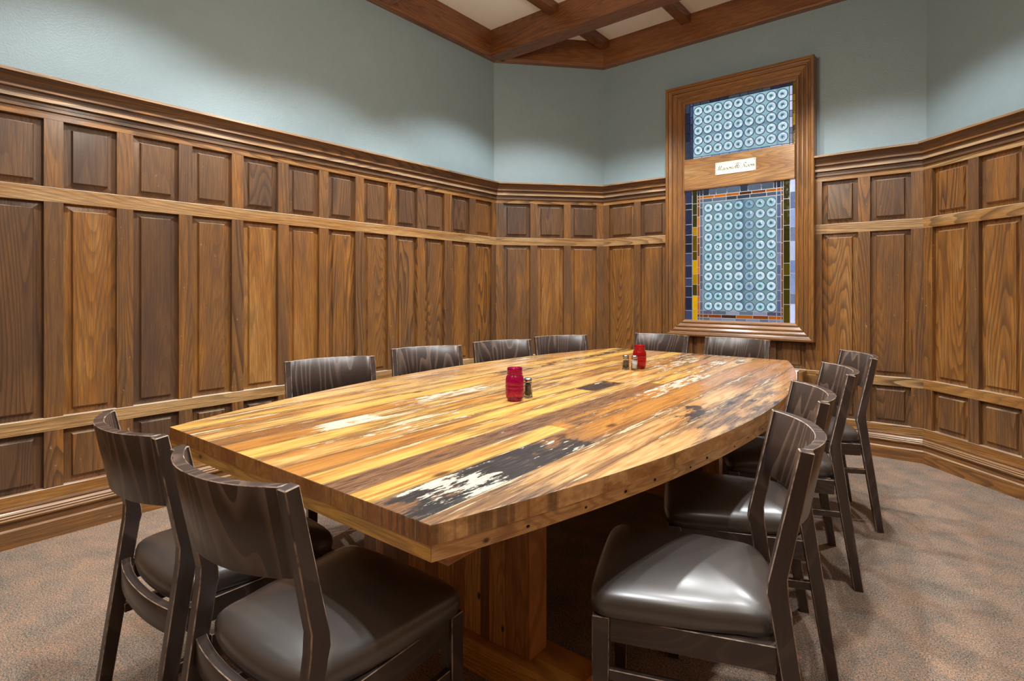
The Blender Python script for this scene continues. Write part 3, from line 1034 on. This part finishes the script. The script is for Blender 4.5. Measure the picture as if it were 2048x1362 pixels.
# ------------------------------------------------------------------ the table
T_Z, T_HL, T_HE, T_HM = 0.76, 1.525, 0.600, 0.856
TC = (-1.40, 2.21)
tbl = thing('dining_table', 'long boat-shaped reclaimed plank table in the middle of the carpet', 'table', (TC[0], TC[1], 0), radians(1.3))


def hw(t):
    return T_HM - (T_HM - T_HE) * (t / T_HL) ** 2


YEL, GOLD, ORG, BRN, TAN, PINK, UMB = srgb(222, 178, 110), srgb(230, 182, 96), srgb(184, 128, 62), srgb(138, 94, 54), srgb(210, 168, 112), srgb(182, 134, 92), srgb(108, 82, 62)


def key(ks, t):
    if not ks:
        return 0.0
    if t <= ks[0][0]:
        return ks[0][1]
    for (a, va), (b, vb) in zip(ks, ks[1:]):
        if t <= b:
            return va + (vb - va) * (t - a) / (b - a)
    return ks[-1][1]


# plank: s0, s1, [(t_from, colour)...], white keys, black keys, brown keys
PLANKS = [
    (-0.870, -0.745, [(-2, TAN), (0.2, YEL)], [], [], [(-2, .15), (2, .25)]),
    (-0.745, -0.614, [(-2, YEL), (-.35, TAN), (.7, ORG)], [(0, .0), (.4, .2), (1, .25)], [], [(-2, .2), (2, .3)]),
    (-0.614, -0.513, [(-2, GOLD), (-.8, YEL), (.5, GOLD)], [(-1, .1), (-.5, .3), (0, .1), (1, .2)], [(.8, .0), (1.5, .1)], [(-2, .2), (0, .25), (2, .35)]),
    (-0.513, -0.445, [(-2, ORG), (-1.02, YEL), (.3, GOLD)], [(-1.2, .25), (-1.0, .1), (0, .1), (2, .2)], [(-.4, .05), (.0, .46), (.8, .52), (1.5, .52)], [(-2, .35), (-1.1, .3), (-.9, .2), (.2, .5), (1.5, .5)]),
    (-0.445, -0.329, [(-2, YEL), (-1.25, GOLD), (-.2, TAN), (.6, GOLD)], [(-1, .1), (-.1, .2), (.2, .36), (.7, .38), (1, .2), (2, .3)], [(0, .1), (.6, .1), (1, .2)], [(-2, .1), (-.4, .25), (0, .35), (1, .35)]),
    (-0.329, -0.250, [(-2, BRN), (-1.2, ORG), (-.72, YEL), (.45, ORG)], [(-1.5, .28), (-.95, .26), (-.7, .52), (-.35, .50), (-.2, .3), (.4, .36), (1, .3)], [(-1.5, .15), (-1, .1), (1, .2)], [(-2, .52), (-1.15, .5), (-.8, .3), (0, .4), (1, .42)]),
    (-0.250, -0.160, [(-2, ORG), (-1.16, YEL), (-.15, GOLD), (.9, ORG)], [(-1.55, .1), (-1.30, .3), (-1.18, .62), (-1.05, .60), (-.95, .3), (-.6, .34), (-.2, .4), (.1, .25), (1, .35)], [], [(-2, .4), (-1.2, .4), (-1, .2), (.4, .3), (1.5, .4)]),
    (-0.160, -0.052, [(-2, GOLD), (-.55, YEL), (.25, ORG), (.9, GOLD)], [(-1.5, .15), (-1.1, .36), (-.8, .3), (-.4, .2), (.4, .3), (1, .42), (1.5, .3)], [(.9, .1), (1.3, .3)], [(-2, .1), (-.6, .3), (-.45, .52), (0, .5), (.5, .5), (.8, .35), (2, .4)]),
    (-0.052, 0.064, [(-2, YEL), (-1.0, GOLD), (-.1, YEL), (.55, ORG)], [(-1.5, .3), (-1.1, .44), (-.8, .38), (-.5, .22), (.3, .2), (.75, .40), (1.3, .44)], [(.7, .1), (1.0, .38), (1.5, .5)], [(-2, .15), (-1.1, .25), (-.5, .3), (.2, .4), (1.5, .45)]),
    (0.064, 0.166, [(-2, ORG), (-.92, GOLD), (-.14, UMB), (.13, YEL), (.6, ORG)], [(-1.4, .25), (-1, .2), (-.2, .15), (.02, .4), (.12, .4), (.2, .15), (.7, .46), (1.2, .5), (1.5, .3)], [(-.16, .0), (-.13, .62), (.12, .55), (.15, .0), (.9, .2), (1.2, .5), (1.5, .5)], [(-2, .35), (-.95, .2), (-.2, .2), (.3, .2), (1, .42)]),
    (0.166, 0.252, [(-2, GOLD), (-.3, YEL), (.4, GOLD), (.9, PINK)], [(-2, .1), (-.5, .2), (.2, .25), (.6, .44), (1, .3), (1.5, .42)], [(.5, 0), (1.2, .3)], [(-2, .2), (0, .15), (.4, .3), (1.5, .4)]),
    (0.252, 0.340, [(-2, UMB), (-.72, BRN), (-.1, BRN), (.22, GOLD), (.7, ORG)], [(-1.5, .33), (-1.2, .30), (-.9, .36), (-.5, .2), (0, .36), (.25, .3), (.7, .44), (1.2, .5), (1.5, .3)], [(-1.5, .38), (-1.0, .36), (-.6, .30), (-.2, .3), (.1, .1), (1, .1), (1.25, .45)], [(-2, .66), (-.9, .62), (-.3, .62), (.15, .45), (.4, .25), (1, .4)]),
    (0.340, 0.426, [(-2, GOLD), (-.76, ORG), (-.1, ORG), (.6, TAN)], [(-2, .05), (-.78, .05), (-.6, .36), (-.2, .42), (.1, .50), (.55, .52), (.8, .3), (1.3, .42)], [(-2, 0), (-.8, .0), (-.7, .42), (-.35, .36), (.1, .3), (.5, .1), (1.2, .46)], [(-2, .05), (-.8, .1), (-.7, .5), (-.2, .45), (.3, .3), (1, .35)]),
    (0.426, 0.567, [(-2, UMB), (-.84, ORG), (.30, PINK), (.9, ORG)], [(-1.56, .12), (-1.46, .42), (-1.38, .53), (-1.28, .50), (-1.2, .36), (-1.0, .40), (-.9, .44), (-.8, .1), (-.3, .2), (0, .35), (.2, .25), (.5, .3), (.9, .3)], [(-1.56, .40), (-1.45, .60), (-1.0, .62), (-.86, .5), (-.74, .15), (-.3, .0), (2, .1)], [(-2, .6), (-1.0, .6), (-.8, .5), (-.5, .2), (.5, .25), (1.2, .3)]),
    (0.567, 0.690, [(-2, TAN), (.34, PINK)], [(-2, .22), (-1.2, .1), (-.4, .1), (-.3, .3), (-.15, .34), (0, .05), (.8, .2)], [(-2, .1), (-1.0, .15), (-.62, .1), (-.45, .46), (-.18, .54), (-.1, .05), (2, 0)], [(-1.6, .55), (-1.2, .5), (-.9, .25), (-.6, .30), (-.2, .4), (0, .2), (1, .4)]),
    (0.690, 0.870, [(-2, TAN), (.1, TAN), (.6, PINK)], [(-1, .05), (-.5, .3), (0, .32), (.6, .25), (1, .1)], [(-2, 0), (-.7, .1), (-.5, .42), (.1, .42), (.6, .25), (1, .1)], [(-2, .25), (-.8, .35), (-.4, .55), (.3, .55), (.8, .3)]),
]


HARD = {(9, -.14), (9, .13), (12, -.76), (11, .22), (13, .30)}      # boards that end in a straight butt joint


def plank_colour(idx, t):
    """colour of the board at t; most changes are slow stains, a few are butt joints"""
    seg = PLANKS[idx][2]
    c = Vector(seg[0][1][:3])
    for (a, cc) in seg[1:]:
        if (idx, a) in HARD:
            k = 1.0 if t >= a else 0.0
        else:
            k = max(0.0, min(1.0, (t - a + 0.16) / 0.32))
        c = c.lerp(Vector(cc[:3]), k)
    return c


def table_top():
    mb = MB()
    pm = []
    T_top, T_bot = T_Z, T_Z - 0.039
    for idx, pk in enumerate(PLANKS):
        s0, s1 = pk[0], pk[1]
        breaks = sorted(set([round(-T_HL + i * T_HL * 2 / 76, 5) for i in range(77)] + [a for a, _ in pk[2] if -T_HL < a < T_HL]))
        for t0, t1 in zip(breaks, breaks[1:]):
            tm = (t0 + t1) / 2
            h0, h1 = hw(t0), hw(t1)
            c0, c1 = plank_colour(idx, t0 + 1e-5), plank_colour(idx, t1 - 1e-5)
            segn = sum(1 for a, _ in pk[2] if (idx, a) in HARD and tm >= a)
            seed = ((idx * 0.377 + segn * 0.731) % 1.0)
            mid = (s0 + s1) / 2
            cuts = [s0, s0 + 0.0014, mid, s1 - 0.0014, s1]
            al = [0.0, 0.0, 1.0, 0.0, 0.0]
            for q in range(4):
                a, b = cuts[q], cuts[q + 1]
                cl = lambda s, h: max(-h, min(h, s))
                pts = [(cl(a, h0), t0, T_top), (cl(b, h0), t0, T_top), (cl(b, h1), t1, T_top), (cl(a, h1), t1, T_top)]
                if abs(pts[1][0] - pts[0][0]) < 1e-6 and abs(pts[2][0] - pts[3][0]) < 1e-6:
                    continue
                seam = q in (0, 3)
                sc_ = Vector((srgb(206, 190, 158) if ((idx * 5 + q) % 4 == 0 or (idx, q) in ((13, 3), (12, 3), (7, 3), (10, 3))) else srgb(58, 36, 22))[:3])
                k0, k1 = (sc_, sc_) if seam else (c0, c1)
                wts = [(key(pk[3], t), key(pk[4], t), key(pk[5], t)) for t in (t0, t1)]
                mb.poly(pts, [(*k0, al[q]), (*k0, al[q + 1]), (*k1, al[q + 1]), (*k1, al[q])])
                pm.append([(wts[k][0] - (.1 if seam else 0), wts[k][1], wts[k][2], seed) for k in (0, 0, 1, 1)])
    # ends: one end-grain face per plank; long sides: short cut faces
    def side(pts, col, seed):
        mb.poly(pts, (col[0], col[1], col[2], 1.0))
        pm.append([(0.0, 0.0, 0.05, seed)] * 4)
    for t, sg in ((-T_HL, 1), (T_HL, -1)):
        for idx, pk in enumerate(PLANKS):
            a, b = max(-T_HE, pk[0]), min(T_HE, pk[1])
            if b <= a:
                continue
            col = (srgb(206, 146, 72), srgb(218, 160, 84), srgb(178, 116, 56), srgb(198, 136, 72))[(idx * 7) % 4]
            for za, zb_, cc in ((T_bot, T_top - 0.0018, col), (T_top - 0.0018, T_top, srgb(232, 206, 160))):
                p = [(a, t, za), (b, t, za), (b, t, zb_), (a, t, zb_)]
                side(p if sg > 0 else p[::-1], cc, idx * 0.17 % 1)
    n = 76
    for sg in (-1, 1):
        for i in range(n):
            t0, t1 = -T_HL + 2 * T_HL * i / n, -T_HL + 2 * T_HL * (i + 1) / n
            blk = i // 13
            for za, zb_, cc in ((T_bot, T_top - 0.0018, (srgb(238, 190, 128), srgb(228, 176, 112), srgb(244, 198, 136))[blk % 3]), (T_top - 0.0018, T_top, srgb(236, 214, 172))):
                p = [(sg * hw(t0), t0, za), (sg * hw(t1), t1, za), (sg * hw(t1), t1, zb_), (sg * hw(t0), t0, zb_)]
                side(p if sg > 0 else p[::-1], cc, blk * 0.31 % 1)
    for i in range(n):
        t0, t1 = -T_HL + 2 * T_HL * i / n, -T_HL + 2 * T_HL * (i + 1) / n
        side([(-hw(t0), t0, T_bot), (-hw(t1), t1, T_bot), (hw(t1), t1, T_bot), (hw(t0), t0, T_bot)], TAN, 0.3)
    o = mb.build('tabletop', BOARDS, tbl)
    at = o.data.attributes.new('pm', 'FLOAT_COLOR', 'CORNER')
    k = 0
    for p in o.data.polygons:
        for q in range(p.loop_total):
            at.data[k].color = pm[p.index][q]
            k += 1
    return o


table_top()
# second layer: a border glued under the rim
bd = MB()
n = 76
zt, zb = T_Z - 0.0395, T_Z - 0.071
ins = 0.0025
for sg in (-1, 1):
    for i in range(n):
        t0, t1 = -T_HL + 2 * T_HL * i / n, -T_HL + 2 * T_HL * (i + 1) / n
        t0, t1 = max(-T_HL + ins, min(T_HL - ins, t0)), max(-T_HL + ins, min(T_HL - ins, t1))
        a0, a1 = sg * (hw(t0) - ins), sg * (hw(t1) - ins)
        b0, b1 = sg * (hw(t0) - 0.09), sg * (hw(t1) - 0.09)
        col = (srgb(238, 190, 128), srgb(230, 180, 116), srgb(244, 200, 138))[(i // 9) % 3][:3] + (0.0,)
        for p in ([(a0, t0, zb), (a1, t1, zb), (a1, t1, zt), (a0, t0, zt)], [(b0, t0, zb), (b1, t1, zb), (a1, t1, zb), (a0, t0, zb)], [(b0, t0, zt), (b1, t1, zt), (b1, t1, zb), (b0, t0, zb)]):
            bd.poly(p, col)
for t, d in ((-T_HL + ins, 0.09), (T_HL - ins, -0.09)):
    e = T_HE - ins
    col = srgb(236, 184, 92)[:3] + (0.0,)
    bd.poly([(-e, t, zb), (e, t, zb), (e, t, zt), (-e, t, zt)], col)
    bd.poly([(-e, t + d, zb), (e, t + d, zb), (e, t, zb), (-e, t, zb)], col)
    bd.poly([(-e, t + d, zb), (-e, t + d, zt), (e, t + d, zt), (e, t + d, zb)], col)
# old nail holes along the lower edge
for sg in (-1, 1):
    for i in range(19):
        t = -1.30 + i * 0.142 + rnd.uniform(-0.03, 0.03)
        zc = zb + 0.016 + rnd.uniform(-0.004, 0.004)
        r_ = rnd.uniform(0.0026, 0.0042)
        xs = lambda tt: sg * (hw(tt) - ins + 0.0006)
        pts = [(xs(t + 1.5 * r_ * cos(k * pi / 4)), t + 1.5 * r_ * cos(k * pi / 4), zc + r_ * sin(k * pi / 4)) for k in range(8)]
        bd.poly(pts if sg > 0 else pts[::-1], srgb(40, 24, 14)[:3] + (0.0,), m=1)
bd.build('rim_border', [PINE, mat_simple('nail_hole', srgb(38, 24, 16), 0.9)], tbl)

for sg in (-1, 1):
    tcen = sg * 0.883
    m = MB()
    ws = [-0.39, -0.325, -0.28, -0.20, -0.14, -0.055, 0.01, 0.085, 0.13, 0.20, 0.235, 0.30, 0.39]
    for a, b in zip(ws, ws[1:]):
        c = rnd.choice([srgb(206, 150, 84), srgb(164, 112, 64), srgb(220, 166, 96), srgb(180, 124, 70), srgb(138, 98, 62)])[:3] + (1.0,)
        m.box(a, b - 0.0012, tcen - 0.043, tcen + 0.043, 0.1005, T_Z - 0.0395, c)
    # plain end boards close both narrow sides
    for s in (-0.392, 0.39):
        m.box(s, s + 0.003, tcen - 0.0435, tcen + 0.0435, 0.1005, T_Z - 0.0395, srgb(214, 148, 84)[:3] + (1.0,))
    m.build('pedestal', PINE, tbl)
    m = MB()
    ts = [tcen - 0.073, tcen - 0.043, tcen - 0.015, tcen + 0.025, tcen + 0.073]
    for a, b in zip(ts, ts[1:]):
        c = rnd.choice([srgb(212, 146, 66), srgb(224, 164, 80), srgb(180, 116, 58)])[:3] + (0.0,)
        fe = 0.565 if sg < 0 else 0.49
        m.box(-fe, fe, a, b - 0.001, 0.001, 0.1, c)
    m.build('foot', PINE, tbl)
    m = MB()
    m.box(-0.585, 0.585, sg * 1.42 - 0.045, sg * 1.42 + 0.045, T_Z - 0.106, T_Z - 0.0715, srgb(196, 136, 60)[:3] + (0.0,))
    m.build('batten', PINE, tbl, bevel=0.002)

# ------------------------------------------------------------------ chairs
CH_W, CH_H = 0.437, 0.861


def chair_parts(root):
    T = 0.027
    xo = CH_W / 2
    xi = xo - T

    def ext(profile, x0, x1, c):
        m = MB()
        n = len(profile)
        m.poly([(x0, y, z) for y, z in profile][::-1], c)
        m.poly([(x1, y, z) for y, z in profile], c)
        for i in range(n):
            (y0, z0), (y1, z1) = profile[i], profile[(i + 1) % n]
            m.poly([(x0, y0, z0), (x1, y0, z0), (x1, y1, z1), (x0, y1, z1)], c)
        return m
    post = [(-0.259, 0.0), (-0.176, 0.525), (-0.170, 0.548), (-0.172, 0.570), (-0.235, CH_H), (-0.264, CH_H - 0.004), (-0.219, 0.62), (-0.212, 0.585), (-0.214, 0.545), (-0.292, 0.0)]
    for s in (-1, 1):
        a, b = (xi, xo) if s > 0 else (-xo, -xi)
        ext(post, a, b, (0.35, 0.2 + 0.3 * s, 0, 0)).build('leg', [CHAIRW, WORN], root, bevel=0.0022, bevel_mat=1)
    for s in (-1, 1):
        m = MB()
        x0, x1 = sorted((s * 0.172, s * 0.212))
        y0, y1 = 0.166, 0.207
        f = 0.005
        top = [(x0, y0, 0.430), (x1, y0, 0.430), (x1, y1, 0.430), (x0, y1, 0.430)]
        bot = [(x0 + (f if s > 0 else 0), y0 + f, 0), (x1 - (f if s < 0 else 0), y0 + f, 0), (x1 - (f if s < 0 else 0), y1, 0), (x0 + (f if s > 0 else 0), y1, 0)]
        m.poly(top, (0.35, .4, 0, 0))
        m.poly(bot[::-1], (0.35, .4, 0, 0))
        for i in range(4):
            j = (i + 1) % 4
            m.poly([bot[i], bot[j], top[j], top[i]], (0.35, .4, 0, 0))
        m.build('leg', [CHAIRW, WORN], root, bevel=0.002, bevel_mat=1)
    # backrest: a bent panel between the posts
    def lean(z):
        return -0.190 - (z - 0.57) * 0.205
    m = MB()
    z0, z1 = 0.685, CH_H - 0.001
    NB = 18
    fr_t, fr_b, bk_t, bk_b = [], [], [], []
    for i in range(NB + 1):
        u = -1 + 2 * i / NB
        x = u * (xi + 0.003)
        bulge = 0.057 * (1 - abs(u) ** 2.25)
        for lst, z, th in ((fr_t, z1, 0.0), (bk_t, z1, 0.025), (fr_b, z0, 0.0), (bk_b, z0, 0.025)):
            lst.append((x, lean(z) + 0.010 - bulge - th, z))
    c = (1.0, 0.6, 0, 0)
    m.grid([fr_t, fr_b], c=c)
    m.grid([bk_b, bk_t], c=c)
    m.grid([bk_t, fr_t], c=c, smooth=False)
    m.grid([fr_b, bk_b], c=c, smooth=False)
    m.poly([fr_t[0], bk_t[0], bk_b[0], fr_b[0]], c)
    m.poly([fr_t[-1], fr_b[-1], bk_b[-1], bk_t[-1]], c)
    m.build('backrest', [CHAIRW, WORN], root, bevel=0.0016, bevel_mat=1)
    # seat frame: front and side rails, bent rail behind
    m = MB()
    c1 = (0.3, 0.1, 1.0, 0)
    zr0, zr1 = 0.372, 0.430
    m.box(-0.172, 0.172, 0.176, 0.202, zr0, zr1, c1)
    for s in (-1, 1):
        x0, x1 = sorted((s * 0.183, s * 0.205))
        m.box(x0, x1, -0.192, 0.166, zr0, zr1, (0.3, 0.3, 1.0, 0))
    fo, fi = [], []
    for i in range(NB + 1):
        u = -1 + 2 * i / NB
        x = u * 0.205
        y = -0.219 - 0.026 * (1 - abs(u) ** 2.2)
        fo.append((x, y))
        fi.append((x * 0.94, y + 0.021))
    m.grid([[(x, y, zr1 + 0.004) for x, y in fo], [(x, y, zr0) for x, y in fo]], c=c1, flip=True)
    m.grid([[(x, y, zr1 + 0.004) for x, y in fi], [(x, y, zr0) for x, y in fi]], c=c1)
    m.grid([[(x, y, zr1 + 0.004) for x, y in fo], [(x, y, zr1 + 0.004) for x, y in fi]], c=c1, smooth=False)
    m.grid([[(x, y, zr0) for x, y in fo], [(x, y, zr0) for x, y in fi]], c=c1, smooth=False, flip=True)
    m.build('seat_frame', [CHAIRW, WORN], root, bevel=0.0016, bevel_mat=1)
    for s in (-1, 1):
        m = MB()
        x0, x1 = sorted((s * 0.188, s * 0.206))
        m.box(x0, x1, -0.215, 0.168, 0.281, 0.306, (0.3, 0.8, 1.0, 0))
        m.build('stretcher', [CHAIRW, WORN], root, bevel=0.0016, bevel_mat=1)
    # cushion
    half = [(0.0, 0.224), (0.10, 0.223), (0.175, 0.217), (0.207, 0.200), (0.216, 0.165), (0.212, 0.08), (0.203, -0.04), (0.191, -0.12), (0.187, -0.165), (0.172, -0.192), (0.12, -0.209), (0.06, -0.2175), (0.0, -0.220)]
    ring = half + [(-x, y) for x, y in half[-2:0:-1]]
    ring = [(p.x, p.y) for p in catmull([(x, y, 0) for x, y in ring], 4, closed=True)]
    cy0 = -0.015
    rows = []
    for k, z in ((0.0, 0.428), (0.965, 0.4285), (0.988, 0.434), (1.0, 0.447), (0.994, 0.463), (0.973, 0.475), (0.935, 0.4835), (0.86, 0.492), (0.73, 0.5005), (0.55, 0.508), (0.35, 0.5125), (0.15, 0.5145), (0.02, 0.515)):
        rows.append([(x * k, cy0 + (y - cy0) * k, z) for x, y in ring])
    m = MB()
    m.grid(rows, closed_u=True, flip=False)
    m.poly(rows[-1], smooth=True)
    m.build('seat', VINYL, root, weld=True, recalc=True)


chair = thing('dining_chair', '', 'chair', (0, 0, 0), 0, 'dark wood dining chairs around the plank table')
chair_parts(chair)
CHAIRS = [
    (-1.123, 0.729, 3.5, 'dark wood chair nearest the camera at the near table end, right of a pair'),
    (-1.650, 0.726, -0.8, 'dark wood chair at the near table end, left of a pair beside the panelled wall'),
    (-0.558, 1.399, 111.0, 'closest chair on the right of the table with fully lit dark vinyl seat'),
    (-0.628, 1.986, 112.4, 'second chair from the camera along the right of the table, seat half shaded'),
    (-0.646, 2.662, 111.8, 'third chair from the camera along the right of the table, wavy grained backrest'),
    (-0.646, 3.323, 116.5, 'farthest chair on the right of the table, beside the corner right of the window'),
    (-2.185, 1.471, -107.9, 'nearest of four chairs along the left panelled wall, only its back showing above the table'),
    (-2.237, 2.130, -112.0, 'second of four chairs along the left panelled wall counting from the camera'),
    (-2.150, 2.730, -111.5, 'third of four chairs along the left panelled wall counting from the camera'),
    (-2.076, 3.282, -117.0, 'farthest of four chairs along the left wall, by the left corner panels'),
    (-1.782, 3.741, 178.3, 'left one of the two far end chairs, behind the bright red jar'),
    (-1.215, 3.735, 179.3, 'right one of the two chairs at the far table end, under the window'),
]
for i, (x, y, a, lab) in enumerate(CHAIRS):
    o = chair if i == 0 else copy_tree(chair)
    o.location = (x, y, 0)
    o.rotation_euler = (0, 0, radians(a))
    o['label'] = lab

# ------------------------------------------------------------------ jars and shakers
def lathe(prof, n=40, c=(0.5, 0, 0, 0), ripple=None):
    m = MB()
    rows = []
    for r, z in prof:
        rows.append([((r if ripple is None else ripple(r, z, 2 * pi * k / n)) * cos(2 * pi * k / n), (r if ripple is None else ripple(r, z, 2 * pi * k / n)) * sin(2 * pi * k / n), z) for k in range(n)])
    m.grid(rows, closed_u=True, c=c)
    return m


def jar(name, label, loc, col, rot):
    t = thing(name, label, 'jar', loc, rot, 'red glass jars on the table')
    outer = [(0.0002, 0.001), (0.024, 0.0005), (0.029, 0.003), (0.0335, 0.010), (0.0362, 0.022), (0.0372, 0.034), (0.0378, 0.046), (0.0372, 0.048), (0.0372, 0.050), (0.0379, 0.052), (0.0379, 0.060), (0.0373, 0.062),
             (0.0373, 0.064), (0.0378, 0.066), (0.0372, 0.078), (0.0360, 0.088), (0.0338, 0.096), (0.0310, 0.101), (0.0298, 0.104), (0.0318, 0.106), (0.0318, 0.109), (0.0300, 0.111), (0.0300, 0.114), (0.0312, 0.116), (0.0300, 0.118),
             (0.0300, 0.120), (0.0312, 0.122), (0.0302, 0.124), (0.0300, 0.129), (0.0290, 0.131)]
    inner = [(0.0275, 0.130), (0.0272, 0.104), (0.0305, 0.096), (0.0332, 0.086), (0.0342, 0.070), (0.0342, 0.036), (0.0330, 0.020), (0.0290, 0.011), (0.020, 0.008), (0.0002, 0.0075)]
    m = lathe(outer + inner, 44)
    m.build('glass_body', mat_glass(name + '_glass', col, 0.03, 0.86), t, weld=True, recalc=True)
    # raised shield on the front, as on preserving jars
    m = MB()
    rows = []
    for i in range(7):
        a = -0.35 + 0.7 * i / 6
        rows.append([(0.0383 * sin(a), -0.0383 * cos(a), z) for z in (0.044, 0.050, 0.062, 0.068)])
    m.grid(rows)
    return t


jar('mason_jar', 'magenta pink glass preserving jar standing nearest the camera on the table', (-1.374, 1.702, T_Z + 0.0005), (0.62, 0.008, 0.20, 1), 0.4)
jar('mason_jar', 'bright red glass preserving jar at the far half of the table', (-1.393, 2.840, T_Z + 0.0005), (0.68, 0.01, 0.025, 1), 1.1)

CLEAR = mat_glass('clear_shaker_glass', (0.95, 0.97, 0.96, 1), 0.02)
CHROME = mat_simple('chrome_cap', srgb(205, 208, 212), 0.16, 1.0)
PEPPER = mat_simple('ground_pepper', srgb(66, 54, 42), 0.9)
SALT = mat_simple('table_salt', srgb(226, 228, 228), 0.9)


def shaker(label, loc, fill, fname, top):
    t = thing('shaker', label, 'shaker', loc, 0.3, 'glass table shakers')

    def rip(r, z, a):
        return r * (1 + 0.035 * cos(10 * a) * sin(z * 560)) if 0.008 < z < 0.058 and r > 0.012 else r
    outer = [(0.0002, 0.001), (0.016, 0.0005), (0.0195, 0.002), (0.0195, 0.007), (0.0182, 0.009)] + [(0.0180 - (z - 0.01) * 0.035, z) for z in [0.01 + 0.003 * i for i in range(17)]] + [(0.0158, 0.062), (0.0150, 0.064)]
    inner = [(0.0135, 0.064), (0.0140, 0.058), (0.0152, 0.012), (0.012, 0.008), (0.0002, 0.0075)]
    lathe(outer + inner, 40, ripple=rip).build('glass_body', CLEAR, t, weld=True, recalc=True)
    lathe([(0.0002, 0.0085), (0.0118, 0.0088), (0.0146, 0.0125), (0.0146 - (top - 0.0125) * 0.02, top), (0.0002, top + 0.001)], 28).build(fname, fill, t, weld=True, recalc=True)
    lathe([(0.0152, 0.0645), (0.0172, 0.0645), (0.0174, 0.067), (0.0172, 0.073), (0.0165, 0.077), (0.012, 0.0805), (0.006, 0.0815), (0.0002, 0.0818)], 32).build('lid', CHROME, t, weld=True, recalc=True)


shaker('glass pepper shaker beside the magenta jar', (-1.368, 1.780, T_Z + 0.0005), PEPPER, 'pepper', 0.054)
shaker('glass pepper shaker left of the white salt shaker by the red jar', (-1.432, 2.752, T_Z + 0.0005), PEPPER, 'pepper', 0.050)
shaker('glass salt shaker filled white in front of the red jar', (-1.384, 2.762, T_Z + 0.0005), SALT, 'salt', 0.052)
